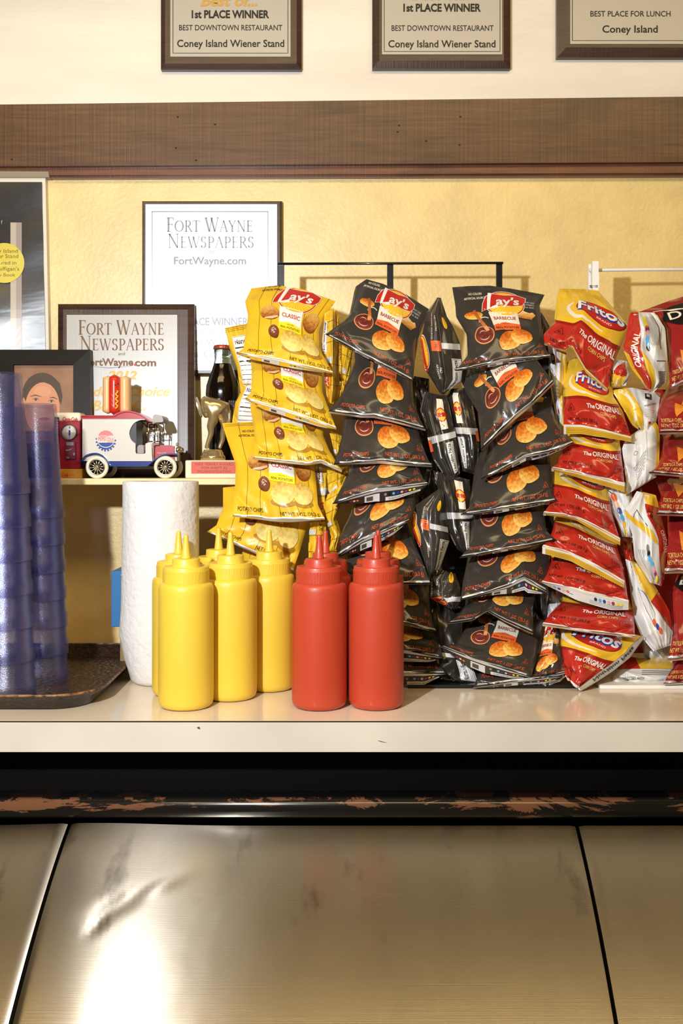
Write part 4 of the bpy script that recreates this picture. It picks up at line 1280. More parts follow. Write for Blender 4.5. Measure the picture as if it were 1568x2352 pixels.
mb = MB(); mb.box((P(397, 0, Dn).x, Dn + .012, P(0, 1060, Dn).z), (P(405, 0, Dn).x, Dfar - .012, P(0, 1024, Dn).z), bevel=.001)
for yy_ in (Dn + .012, Dfar - .012):
    mb.lathe([(.0042, 0), (.0046, .002), (.0040, .006), (.001, .007)], (P(402, 0, Dn).x, yy_, P(0, 1033, Dn).z), 16, axis='x')
mb.lathe([(.002, 0), (.002, .004), (.0008, .006)], (P(400, 0, Dn).x, (Dn + Dfar) / 2, P(0, 1024, Dn).z), 12)
mb.build('radiator', TCR, r)
def strip(pts, th, y0_, y1_, m, nm):
    a = curve(pts, 5)
    mb = MB()
    up = a; dn = [(p[0], p[1] + th) for p in a]
    mb.prism(px_poly(up + dn[::-1], Dn), y0_, y1_); return mb.build(nm, m, r)
for (ya, yb) in ((Dn - .008, Dn + .006), (Dfar - .006, Dfar + .008)):
    strip([(186, 1062), (190, 1056), (200, 1045), (222, 1040), (240, 1047), (250, 1060), (255, 1068), (262, 1068), (335, 1068), (344, 1064), (360, 1052), (374, 1044), (390, 1041), (410, 1041)], 3.2, ya, yb, TB, 'fender')
mb = MB(); mb.prism(px_poly([(250, 1059), (349, 1059), (342, 1068), (254, 1068)], Dn), Dn - .004, Dfar + .004); mb.prism(px_poly([(186, 1066), (186, 1058), (400, 1058), (400, 1064), (350, 1066)], Dn), Dn + .008, Dfar - .008); mb.build('chassis', TB, r)
def wheel(px_, py_, y_, near):
    c = P(px_, py_, Dn)
    R_ = 26.5 * s_
    mb = MB()
    sg = -1 if near else 1
    def ring(prof, mi, seg=40): mb.lathe([(a * R_, b * sg * R_) for a, b in prof], (c.x, y_, c.z), seg, mi, axis='y', cap0=False, cap1=False)
    ring([(.62, -.16), (.84, -.2), (.96, -.14), (1.0, 0), (.96, .14), (.84, .2), (.66, .16), (.62, -.16)], 0)
    w = mb.build('wheel', TTIRE, r)
    mb = MB()
    mb.lathe([(a * R_, b * sg * R_) for a, b in [(.70, -.1), (.72, .17), (.66, .19), (.60, .17), (.60, -.1), (.70, -.1)]], (c.x, y_, c.z), 40, 0, axis='y', cap0=False, cap1=False)
    for k in range(12):
        a = math.pi * 2 * k / 12 + .1
        mb.tube([(c.x + math.cos(a) * .1 * R_, y_ + sg * .10 * R_, c.z + math.sin(a) * .1 * R_), (c.x + math.cos(a) * .62 * R_, y_ + sg * .08 * R_, c.z + math.sin(a) * .62 * R_)], [.045 * R_, .06 * R_], 6)
    mb.lathe([(.001, .2 * R_ * sg), (.08 * R_, .2 * R_ * sg), (.12 * R_, .12 * R_ * sg), (.13 * R_, -.05 * R_ * sg)], (c.x, y_, c.z), 16, 0, axis='y')
    mb.build('spokes', TCR, w)
    mb = MB(); mb.lathe([(.001, -.06 * R_ * sg), (.66 * R_, -.06 * R_ * sg), (.66 * R_, -.1 * R_ * sg), (.001, -.1 * R_ * sg)], (c.x, y_, c.z), 30, 0, axis='y'); mb.build('hub_disc', TDK, w)
for px_ in (224, 380.3):
    wheel(px_, 1073.0, Dn - .0025, True); wheel(px_, 1073.0, Dfar + .0025, False)
mb = MB()
for px_ in (224, 380.3): mb.tube([(P(px_, 1073, Dn).x, Dn, P(px_, 1073, Dn).z), (P(px_, 1073, Dn).x, Dfar, P(px_, 1073, Dn).z)], .002, 8)
mb.build('axle', TDK, r)
A = Art(None)
TBL = mat('toy_print_blue', (28, 62, 150), 0.3); TRD = mat('toy_print_red', (222, 70, 72), 0.3); TPK = mat('toy_print_pink', (232, 120, 124), 0.3)
A.ell(243, 1012, 21.5, 23, TBL, 1, n=40)
for k in range(22):
    a = math.radians(-10 + 200 * k / 21); A.ell(243 + 21.5 * math.cos(a), 1012 + 23 * math.sin(a), 2.2, 2.2, TBL if k % 2 else TW, 2, n=10)
A.ell(243, 1008, 20.5, 20.5, TW, 3, n=40)
A.ell(243, 1007.5, 19, 19, TPK, 4, n=40, a0=200, a1=340); A.poly([(225, 1001), (261, 1001), (258.5, 996.5), (243, 996), (227.5, 996.5)], TPK, 5)
A.ell(243, 1009, 19, 17.5, TBL, 4, n=30, a0=25, a1=155); A.poly([(225.8, 1016.4), (235, 1018), (250, 1017.4), (260.2, 1016.4), (243, 1026)], TBL, 5)
A.rect(224.5, 1000.5, 261.5, 1016.8, TW, 6)
A.text('PEPSI', 234, 1008, 8.5, TRD, w=17, layer=7, bold=.01); A.text('COLA', 252.5, 1009, 8.5, TRD, w=16, layer=7, bold=.01)
A.stroke([(227, 1002), (240, 1003), (250, 1001.5)], 1, TRD, 7); A.stroke([(246, 1016), (254, 1015.5), (260, 1014)], 1, TRD, 7)
A.flat('side_emblem', lambda a, b_, h: P(a, b_, Dn - h), r)
A = Art(None); A.text('Pepsi-Cola', 371, 1040, 3.2, TW, w=20, layer=2, shear=.2)
A.flat('hood_script', lambda a, b_, h: P(a, b_, Dn + .010 - h), r)

VRED = mat('machine_red', (150, 20, 36), 0.3, coat=0.4); VCR = mat('machine_cream', (240, 226, 192), 0.35, coat=0.2); VYE = mat('machine_base', (206, 150, 20), 0.45); VDK = mat('machine_panel', (110, 14, 24), 0.4); VGR = mat('machine_metal', (170, 164, 150), 0.3, metal=.7); VSC = mat('machine_script', (190, 30, 40), 0.4)
Dv = 1.652
r = thing('toy_drinks_machine', 'miniature red and cream drinks machine with a round clock, left of the toy truck', 'toy', (P(155, 0, Dv).x, Dv + .018, ZS))
xl, xr_ = P(123, 0, Dv).x, P(185, 0, Dv).x
def zpx(y_): return P(0, y_, Dv).z
mb = MB(); mb.box((xl, Dv, zpx(1077)), (xr_, Dv + .036, zpx(966)), bevel=.002); mb.build('body', VRED, r)
mb = MB(); mb.box((xl, Dv - .0002, zpx(969)), (xr_, Dv + .0362, zpx(947)), bevel=.005, seg=4); mb.build('top', VCR, r)
mb = MB(); mb.box((xl - .001, Dv - .001, ZS), (xr_ + .003, Dv + .037, zpx(1077)), bevel=.0008); mb.build('base', VYE, r)
cc = P(159, 993, Dv)
mb = MB(); mb.lathe([(.0130, .0), (.0136, -.0015), (.0130, -.003), (.0118, -.003), (.0115, -.001)], (cc.x, Dv, cc.z), 36, axis='y', cap0=False, cap1=False); mb.build('clock_ring', mat('clock_bezel', (96, 84, 66), .35, metal=.5), r)
mb = MB(); mb.lathe([(.0118, -.0006), (.0118, -.0012), (.0001, -.0012)], (cc.x, Dv, cc.z), 36, axis='y'); mb.build('clock_face', mat('clock_white', (232, 228, 220), .4), r)
mb = MB(); mb.box((P(150, 0, Dv).x, Dv - .003, zpx(1055)), (P(175, 0, Dv).x, Dv + .001, zpx(1014)), bevel=.001); mb.build('coin_panel', VDK, r)
mb = MB(); mb.box((P(125.5, 0, Dv).x, Dv - .003, zpx(1023)), (P(136, 0, Dv).x, Dv + .001, zpx(958)), bevel=.001); mb.build('side_strip', VDK, r)
A = Art(None)
A.text('Coca-Cola', 161, 962, 8.5, VSC, w=35, shear=.35, bold=.02, rot=2); A.stroke([(146, 966), (152, 968), (164, 966)], [.4, 1.2, .4], VSC)
A.text('Cola', 149, 1090, 8, VSC, w=16, shear=.3, bold=.02); A.text('DRINK', 166, 1091, 3.4, VSC, w=12)
for k in range(6): A.ell(131, 965 + 6 * k, 3, 2.6, VGR, 6, n=10)
A.rect(152, 1016, 169, 1023, VGR, 6); A.text('5 CENTS', 160.5, 1019.5, 3.5, TDK, w=14, layer=7)
A.stroke([(151, 1034), (158, 1034), (166, 1031)], [4, 3, 1], VGR, 6); A.rect(152, 1049, 159, 1053, VGR, 6); A.ell(170, 1043, 2, 3.5, VGR, 6, n=12)
A.stroke([(159.5, 979), (159.5, 985)], 1, TBL, 4); A.stroke([(159.5, 1001), (159.5, 1007)], 1, TBL, 4); A.rect(157.5, 988, 161.5, 1000, TBL, 4); A.text('Coca-Cola', 159.5, 994, 3.5, TPK, w=22, layer=3, shear=.3)
A.text('12', 160, 981, 3.5, TDK, w=4, layer=3)
A.flat('printing', lambda a, b_, h: P(a, b_, Dv - .0012 - h if b_ < 1075 and not (125 < a < 137 or b_ > 1012) else Dv - .0031 - h), r)

HB = mat('toy_bun', (238, 190, 130), 0.35, coat=0.3); HS = mat('toy_sausage', (210, 52, 30), 0.28, coat=0.5); HM = mat('toy_mustard', (240, 196, 30), 0.35)
Dh = 1.668
r = thing('hot_dog_figurine', 'small smiling hot dog figurine standing upright on the toy truck roof', 'figurine', (P(269, 0, Dh).x, Dh, P(0, 954, Dh).z))
def capsule(mb, px_, y0_, y1_, rx, ry, D_, n=16, seg=28, mi=0, flat=.45):
    vs = []; fs = []
    x_ = P(px_, 0, D_).x; zt_, zb_ = P(0, y0_, D_).z, P(0, y1_, D_).z
    rx *= D_ / F; e = rx * flat * 2
    for k in range(n + 1):
        t_ = k / n; z_ = zb_ + (zt_ - zb_) * t_
        d = min(z_ - zb_, zt_ - z_)
        q = math.sqrt(max(0.0004, 1 - (1 - min(1, d / e)) ** 2))
        for i in range(seg):
            a = 2 * math.pi * i / seg
            vs.append((x_ + rx * q * math.cos(a), D_ + ry * q * math.sin(a), z_))
    for k in range(n):
        for i in range(seg):
            j = (i + 1) % seg; fs.append((k * seg + i, k * seg + j, (k + 1) * seg + j, (k + 1) * seg + i))
    fs.append(tuple(reversed(range(seg)))); fs.append(tuple(range(n * seg, (n + 1) * seg)))
    mb.raw(vs, fs, mi, True)
mb = MB(); capsule(mb, 248, 863, 951, 11.5, .012, Dh, flat=.24); capsule(mb, 288, 863, 951, 12.5, .012, Dh, flat=.24); capsule(mb, 268, 864, 950, 26, .009, Dh + .005, flat=.14); mb.build('bun', HB, r)
mb = MB(); capsule(mb, 263, 860, 953, 13.5, .0105, Dh - .0075, flat=.5); mb.build('sausage', HS, r)
mb = MB()
mz = [(268 + 2.6 * math.sin(k * 1.25), 897 + k * 2.2) for k in range(20)]
mb.tube([P(a, b, Dh - .0178 + .00035 * abs(a - 263) * .5) for a, b in mz], .0012, 8); mb.build('mustard', HM, r)
mb = MB(); mz = [(257 + 2.2 * math.sin(k * 1.25 + 2), 900 + k * 2.2) for k in range(17)]
mb.tube([P(a, b, Dh - .0172) for a, b in mz], .0009, 8); mb.build('sauce', HS, r)
mb = MB()
for a in (256.5, 271): mb.lathe([(.0001, -.0006), (.0010, -.0003), (.0011, .0004)], tuple(P(a, 881.5, Dh - .0168)), 12, axis='y')
mb.tube([P(a, b, Dh - .0182) for a, b in ((261.5, 883), (264, 885), (266.5, 883))], .0004, 6); mb.build('face', TDK, r)

# ------------------------------------------------------------------ trophy and glass bottle
GOLD = mat('trophy_gold', (232, 208, 150), 0.17, metal=0.8, coat=0.3)
MARB = painted('trophy_base_cream', (232, 220, 188), 0.3, 0.02, 30)
LBL = mat('trophy_label', (206, 78, 40), 0.45); LBT = mat('trophy_label_text', (110, 40, 24), 0.5)
Dt_ = 1.648
r = thing('horse_trophy', 'gold trophy of a horse rear end on a cream base with an orange label', 'trophy', (P(489, 0, Dt_).x, Dt_ + .03, ZS))
mb = MB(); mb.box((P(425, 0, Dt_).x, Dt_, ZS), (P(553, 0, Dt_).x, Dt_ + .062, P(0, 1057, Dt_).z), bevel=.002); mb.build('base', MARB, r)
A = Art(None); A.rect(439, 1060, 548, 1088, LBL, 1)
A.text('MIKE TERNET AWARD', 492, 1066, 6, LBT, w=88); A.text('FOR INEPT KJ', 492, 1074.5, 6, LBT, w=58); A.text('PROGNOSTICATING', 492, 1083, 6, LBT, w=76)
A.flat('label', lambda a, b_, h: P(a, b_, Dt_ - h), r)
Dc = Dt_ + .030; k_ = Dc / F
mb = MB(); mb.lathe([(29 * k_, 0), (28 * k_, 10 * k_), (25 * k_, 12 * k_), (24 * k_, 18 * k_), (22 * k_, 20 * k_), (21 * k_, 24 * k_), (5 * k_, 25 * k_)], (P(489, 0, Dc).x, Dc, P(0, 1057, Dt_).z), 40); mb.build('pedestal', GOLD, r)
def skin(name, nodes, edges, m, parent, sub=2):
    me = bpy.data.meshes.new(name)
    off = Vector(WORLD[parent.name])
    me.from_pydata([tuple(Vector(n_[0]) - off) for n_ in nodes], edges, [])
    o = bpy.data.objects.new(name, me); col.objects.link(o)
    md = o.modifiers.new('s', 'SKIN')
    for i, n_ in enumerate(nodes):
        me.skin_vertices[0].data[i].radius = n_[1]
        me.skin_vertices[0].data[i].use_root = (i == 0)
    sb = o.modifiers.new('u', 'SUBSURF'); sb.levels = sub; sb.render_levels = sub
    dg = bpy.context.evaluated_depsgraph_get()
    me2 = bpy.data.meshes.new_from_object(o.evaluated_get(dg))
    o.modifiers.clear(); o.data = me2; me2.name = name
    me2.materials.clear(); me2.materials.append(m)
    me2.polygons.foreach_set('use_smooth', [True] * len(me2.polygons))
    o.parent = parent; WORLD[o.name] = WORLD[parent.name]
    return o
def H(x_, y_, d=0): p = P(x_, y_, Dc); return (p.x, p.y + d, p.z)
kk = lambda a, b: (a * k_, b * k_)
nodes = [(H(492, 934), kk(26, 27)), (H(476, 936), kk(26, 29)), (H(460, 938), kk(22, 28)), (H(508, 942), kk(23, 27)), (H(516, 960, .006), kk(15, 17)), (H(517, 980, .008), kk(9.5, 10)), (H(510, 994, .008), kk(7.5, 7)), (H(510, 1010, .008), kk(5.8, 6)), (H(504, 1024, .008), kk(5.2, 5.2)), (H(502, 1032, .008), kk(7, 5)),
         (H(492, 964, -.006), kk(16, 15)), (H(483, 980, -.008), kk(9.5, 9.5)), (H(487, 994, -.008), kk(7.2, 7)), (H(481, 1011, -.008), kk(5.6, 6)), (H(477, 1024, -.008), kk(5.2, 5.2)), (H(476, 1032, -.008), kk(7, 5))]
edges = [(0, 1), (1, 2), (0, 3), (3, 4), (4, 5), (5, 6), (6, 7), (7, 8), (8, 9), (0, 10), (10, 11), (11, 12), (12, 13), (13, 14), (14, 15)]
skin('horse', nodes, edges, GOLD, r)
mb = MB(); mb.tube([H(518, 935), H(526, 944), H(527, 962), H(525, 978), H(522, 990)], [2.5 * k_, 4 * k_, 4.5 * k_, 3.5 * k_, 1 * k_], 10); mb.build('tail', GOLD, r)
mb = MB(); q = [H(449, 912, -.012), H(449, 912, .012), H(461, 958, .012), H(461, 958, -.012)]
c1 = Vector(H(455, 935)); ax = (Vector(H(461, 958)) - Vector(H(449, 912))).normalized()
ring = [c1 + ax * (24.5 * k_ * math.cos(t_)) + Vector((0, 1, 0)) * (21 * k_ * math.sin(t_)) for t_ in [i * 2 * math.pi / 32 for i in range(32)]]
nrm = Vector((1, 0, 0)) * (3 * k_)
mb.raw([p for p in ring] + [p + nrm for p in ring], [tuple(range(32)), tuple(reversed(range(32, 64)))] + [(i, (i + 1) % 32, 32 + (i + 1) % 32, 32 + i) for i in range(32)]); mb.build('cut_face', mat('trophy_face', (214, 206, 188), 0.2, metal=.8), r)

GLASS = mat('bottle_glass', (226, 240, 232), 0.03, trans=1.0, ior=1.45)
COLA = mat('cola_liquid', (14, 7, 5), 0.08, coat=0.6)
CROWN = mat('crown_cap', (176, 84, 62), 0.35, metal=0.4)
Db = 1.724; kb = Db / F
xb = P(511, 0, Db).x; zt0 = P(0, 795, Db).z
r = thing('cola_bottle', 'dark cola in a contoured glass bottle with red cap, behind the gold trophy', 'bottle', (xb, Db, ZS))
def hz(y_): return P(0, y_, Db).z - ZS
outer = [(20, 0), (30, .004), (32, hz(1070)), (31, hz(1040)), (29, hz(1000)), (31, hz(970)), (36, hz(935)), (38.5, hz(905)), (37, hz(885)), (31, hz(866)), (25, hz(850)), (21, hz(838)), (18.5, hz(824)), (18, hz(818))]
mb = MB(); mb.lathe([(a * kb, b) for a, b in outer[:-2]] + [(a * kb, b) for a, b in [(20.5, hz(836)), (3, hz(835.5))]], (xb, Db, ZS), 48, mi=0, rf=lambda a, h: 1 + .012 * math.cos(14 * a)); mb.build('cola', COLA, r)
mb = MB(); mb.lathe([(a * kb, b) for a, b in [(20.8, hz(838)), (19.2, hz(826)), (18.8, hz(819)), (20.5, hz(815)), (21, hz(811)), (19.5, hz(808)), (19.5, hz(804)), (17, hz(803)), (16, hz(806)), (16, hz(826)), (18.5, hz(837))]], (xb, Db, ZS), 48, cap0=False, cap1=False); mb.build('glass_neck', GLASS, r)
mb = MB(); mb.lathe([(a * kb, b) for a, b in [(20.5, hz(803)), (21.5, hz(802)), (20.2, hz(795)), (19, hz(793.5)), (1, hz(793))]], (xb, Db, ZS), 84, rf=lambda a, h: 1 + (.03 * math.cos(21 * a) if h < hz(798) else 0)); mb.build('crown', CROWN, r)
A = Art(None)
for k in range(4): A.text('CONTOUR BOTTLE', 530 + 4 * k, 940, 2.6, I_LGREY, w=36, rot=-90)
def onb(a, b_, h):
    ang = math.asin(max(-.99, min(.99, (a - 511) / 39.0)))
    R_ = 38.9 * kb + h
    return Vector((xb + R_ * math.sin(ang), Db - R_ * math.cos(ang), P(0, b_, Db).z))
A.flat('print', onb, r)

# ------------------------------------------------------------------ racks
RBLK = mat('rack_black', (20, 20, 22), 0.3, coat=0.3); RWH = mat('rack_white', (240, 238, 232), 0.35, coat=0.3)
DR = 1.655
r = thing('black_chip_rack', 'black wire rack holding the yellow and black chip bags', 'rack', (P(896, 0, DR).x, DR, 1.0))
mb = MB(); mb.tube([P(638, 606, DR), P(1155, 604, DR)], .0022, 10); mb.build('top_rod', RBLK, r)
for px_ in (645, 896, 1146.5):
    mb = MB(); a = P(px_, 603, DR)
    mb.box((a.x - .0052, DR + .001, 1.003), (a.x + .0052, DR + .006, a.z), bevel=.0006); mb.build('upright', RBLK, r)
mb = MB(); mb.prism([(P(560, 0, 1.52).x, 1.516), (P(936, 0, 1.43).x, 1.516), (P(936, 0, 1.43).x, 1.428), (P(1325, 0, 1.43).x, 1.428), (P(1325, 0, 1.43).x, 1.665), (P(560, 0, 1.52).x, 1.665)], 1.0003, 1.0052, plane='xy'); mb.build('base_tray', RBLK, r)
for px_ in (665, 880, 1165):
    mb = MB()
    f = []
    for (y_, D_) in ((706, 1.649), (730, 1.628), (1500, 1.545), (1534, 1.536)):
        p = P(px_, y_, D_); f.append(p)
    for a, b in zip(f[:-1], f[1:]):
        mb.hexa([a + Vector((-.006, 0, 0)), a + Vector((.006, 0, 0)), a + Vector((.006, .0012, 0)), a + Vector((-.006, .0012, 0)), b + Vector((-.006, 0, 0)), b + Vector((.006, 0, 0)), b + Vector((.006, .0012, 0)), b + Vector((-.006, .0012, 0))])
    mb.build('hanging_strip', RBLK, r)
r = thing('white_chip_rack', 'white wire rack holding the red chip bags at the right edge', 'rack', (P(1500, 0, DR).x, DR, 1.0))
mb = MB(); mb.tube([P(1353, 620, DR), P(1372, 620.5, DR), P(1480, 619, DR), P(1760, 618, DR)], .0028, 10); mb.build('top_rod', RWH, r)
mb = MB(); a = P(1745, 617, DR); mb.box((a.x - .005, DR + .002, 1.004), (a.x + .005, DR + .007, a.z), bevel=.0006); mb.build('upright', RWH, r)
mb = MB(); mb.box((P(1375, 0, 1.43).x, 1.424, 1.0), (P(1760, 0, 1.43).x, 1.665, 1.0055), bevel=.001); mb.build('base_tray', RWH, r)
PEG = mat('clothespin_white', (244, 242, 238), 0.5)
Dp_ = 1.648
r = thing('clothespin', 'white clothespin clipped on the white rack rod, gripping the top corn chip bag', 'clothespin', tuple(P(1363, 690, Dp_)))
for (dy, nm) in ((-.004, 'front_arm'), (.006, 'back_arm')):
    mb = MB()
    pts = [(1356.5, 690), (1355, 684), (1357, 664), (1355.5, 662), (1355.5, 632), (1356, 603), (1370, 603), (1370, 630), (1371, 631), (1371, 662), (1369.5, 665), (1370, 688), (1368, 690)]
    if nm == 'front_arm':
        mb.prism(px_poly(pts, Dp_), Dp_ - .012, Dp_ - .0035)
    else:
        mb.prism(px_poly(pts[:1] + pts[1:], Dp_), Dp_ + .0135, Dp_ + .019)
    mb.build(nm, PEG, r)
mb = MB(); mb.tube([P(1354.5, 656, Dp_ - .0128), P(1371.5, 656, Dp_ - .0128), P(1371.8, 656, Dp_ + .02), P(1354.2, 656, Dp_ + .02)], .0007, 8, closed=True); mb.tube([P(1354.5, 659, Dp_ - .0128), P(1371.5, 659, Dp_ - .0128), P(1371.8, 659, Dp_ + .02), P(1354.2, 659, Dp_ + .02)], .0007, 8, closed=True); mb.build('spring', mat('spring_steel', (190, 186, 178), .3, metal=1.0), r)
# ------------------------------------------------------------------ chip bags
def pl_eval(pts, t):
    p = np.array(pts, dtype=float)
    d = np.r_[0, np.cumsum(np.hypot(*(p[1:] - p[:-1]).T))]
    if d[-1] < 1e-9:
        return np.repeat(p[:1], len(t), 0)
    d /= d[-1]
    return np.stack([np.interp(t, d, p[:, 0]), np.interp(t, d, p[:, 1])], 1)

def to_world(px, py, D):
    return np.stack([(px - CX) * D / F, D, ZC - (py - HY) * D / F], -1)

def mesh_from(name, vs, faces, mats, mi, uvs, normals, parent):
    # wind every face so that it agrees with the intended surface normal
    if normals is not None:
        va = np.asarray(vs); na = np.asarray(normals)
        i0 = np.array([f[0] for f in faces]); i1 = np.array([f[1] for f in faces]); i2 = np.array([f[2] for f in faces]); il = np.array([f[-1] for f in faces])
        fn = np.cross(va[i1] - va[i0], va[il] - va[i0]) + np.cross(va[i2] - va[i1], va[i0] - va[i1])
        bad = (fn * (na[i0] + na[i1] + na[i2])).sum(1) < 0
        out_uv = []; k = 0; nfc = []
        for f, b in zip(faces, bad):
            n_ = len(f)
            if uvs is not None:
                q = uvs[2 * k:2 * (k + n_)]
                if b: q = [q[2 * j + c] for j in range(n_ - 1, -1, -1) for c in (0, 1)]
                out_uv += q
            nfc.append(tuple(reversed(f)) if b else tuple(f)); k += n_
        faces = nfc
        if uvs is not None: uvs = out_uv
    off = np.array(WORLD[parent.name])
    me = bpy.data.meshes.new(name)
    me.from_pydata((np.asarray(vs) - off).tolist(), [], faces)
    for m in mats: me.materials.append(m)
    me.polygons.foreach_set('material_index', mi)
    me.polygons.foreach_set('use_smooth', [True] * len(faces))
    if uvs is not None:
        ul = me.uv_layers.new(name='UVMap')
        ul.data.foreach_set('uv', uvs)
    me.update()
    if normals is not None:
        me.normals_split_custom_set_from_vertices([tuple(n) for n in normals])
    o = bpy.data.objects.new(name, me); col.objects.link(o)
    o.parent = parent
    WORLD[o.name] = WORLD[parent.name]
    return o

def grid_normals(Pg):
    du = np.gradient(Pg, axis=1); dv = np.gradient(Pg, axis=0)
    n = np.cross(du, dv)
    n /= np.maximum(1e-12, np.linalg.norm(n, axis=-1, keepdims=True))
    n *= np.where(n[..., 1:2] > 0, -1.0, 1.0)
    return n

def bil(G, u, v):
    nv, nu = G.shape[0] - 1, G.shape[1] - 1
    x = np.clip(u, 0, 1) * nu; y = np.clip(v, 0, 1) * nv
    i = np.minimum(x.astype(int), nu - 1); j = np.minimum(y.astype(int), nv - 1)
    fx = (x - i)[:, None]; fy = (y - j)[:, None]
    return G[j, i] * (1 - fx) * (1 - fy) + G[j, i + 1] * fx * (1 - fy) + G[j + 1, i] * (1 - fx) * fy + G[j + 1, i + 1] * fx * fy

def overlay(tm, win, Pg, Ng, base_off=0.0007, step=0.00011):
    """print of the template mapped on the grid -> verts, faces, mat idx, uvs, normals"""
    if not len(tm.cV): return None
    a0, a1, b0, b1 = win
    u = (tm.cV[:, 0] - a0) / (a1 - a0); v = (tm.cV[:, 1] - b0) / (b1 - b0)
    ok = (u > -.002) & (u < 1.002) & (v > -.002) & (v < 1.002)
    keep = [i for i, f in enumerate(tm.cF) if any(ok[k] for k in f)]
    p = bil(Pg, u, v); n = bil(Ng, u, v)
    p = p + n * (base_off + step * tm.cl)[:, None]
    used = sorted({k for i in keep for k in tm.cF[i]})
    rm = {k: i for i, k in enumerate(used)}
    faces = [[rm[k] for k in tm.cF[i]] for i in keep]
    uv = []
    for i in keep:
        for q in tm.cL[i]: uv += [q[0], q[1]]
    return p[used], faces, [tm.cm[i] for i in keep], uv, n[used]

def flap_art(style):
    A = Art(None)
    if style == 'bbq':
        A.rect(0, 0, 1, .20, M_SILV, 1)
        dots(A, .16, .62, .035, .0, [I_BLACK, I_MAG, I_PEACH, I_ORANGE], .013, asp=8.5)
        A.rect(.34, .3, .50, .96, I_LGREY, 1); A.rect(.36, .45, .43, .85, I_DGREY, 2)
        dots(A, .56, .45, .042, 0, DOTS, .014, asp=8.5)
        A.rect(.56, .68, .92, .98, I_LGREY, 1); A.text('QUESTIONS OR COMMENTS', .74, .83, .14, I_BLACK, w=.3, layer=3)
    elif style == 'classic':
        A.rect(0, 0, 1, .22, I_WHITE, 1)
        dots(A, .12, .62, .04, 0, [I_RED, I_PEACH, I_TAN], .014, asp=8.5)
        A.rect(.26, .3, .44, .9, I_LGREY, 1); A.rect(.28, .45, .34, .8, I_DGREY, 2)
        dots(A, .56, .5, .04, 0, [I_GREY, I_DGREY, I_LBLUE, I_LBLUE], .014, asp=8.5)
        A.rect(.54, .72, .9, .95, I_LGREY, 1)
    elif style == 'gold':
        A.rect(0, 0, 1, .22, I_WHITE, 1); A.rect(0, .2, .035, 1, I_WHITE, 1)
        for b in (.42, .60, .78): A.rect(.04, b, 1, b + .05, I_SHADE, 1)
    elif style == 'white':
        A.rect(0, 0, 1, .12, I_CREAM, 1)
        dots(A, .10, .45, .05, 0, [I_SUN, I_LBLUE, I_BLUE, I_PEACH, I_ORANGE], .018, asp=8.5)
        dots(A, .62, .42, .05, 0, [I_BLACK, I_LBLUE, I_BLUE, I_PINK, I_MAG, I_YEL, I_YEL], .018, asp=8.5)
        for k in range(3): A.rect(.55, .6 + .12 * k, .93, .63 + .12 * k, I_GREY, 1)
        A.rect(.32, .55, .36, .6, I_BLACK, 1)
    elif style == 'facts':
        A.rect(0, .15, 1, .2, I_GREY, 1)
        A.text('Nutrition Facts', .5, .6, .5, I_BLACK, w=.62, bold=.03)
    else:
        A.rect(0, 0, 1, 1, M_SILV if style == 'silver' else I_WHITE, 1)
    return A.cut(24, 1)
FLAPS = {k: flap_art(k) for k in ('bbq', 'classic', 'gold', 'white', 'silver', 'pale', 'facts')}
FLAP_BASE = {'bbq': M_BACKB, 'classic': M_YEL, 'gold': M_FYEL, 'white': M_WFILM, 'silver': M_BACKB, 'pale': M_WFILM, 'facts': M_WFILM}

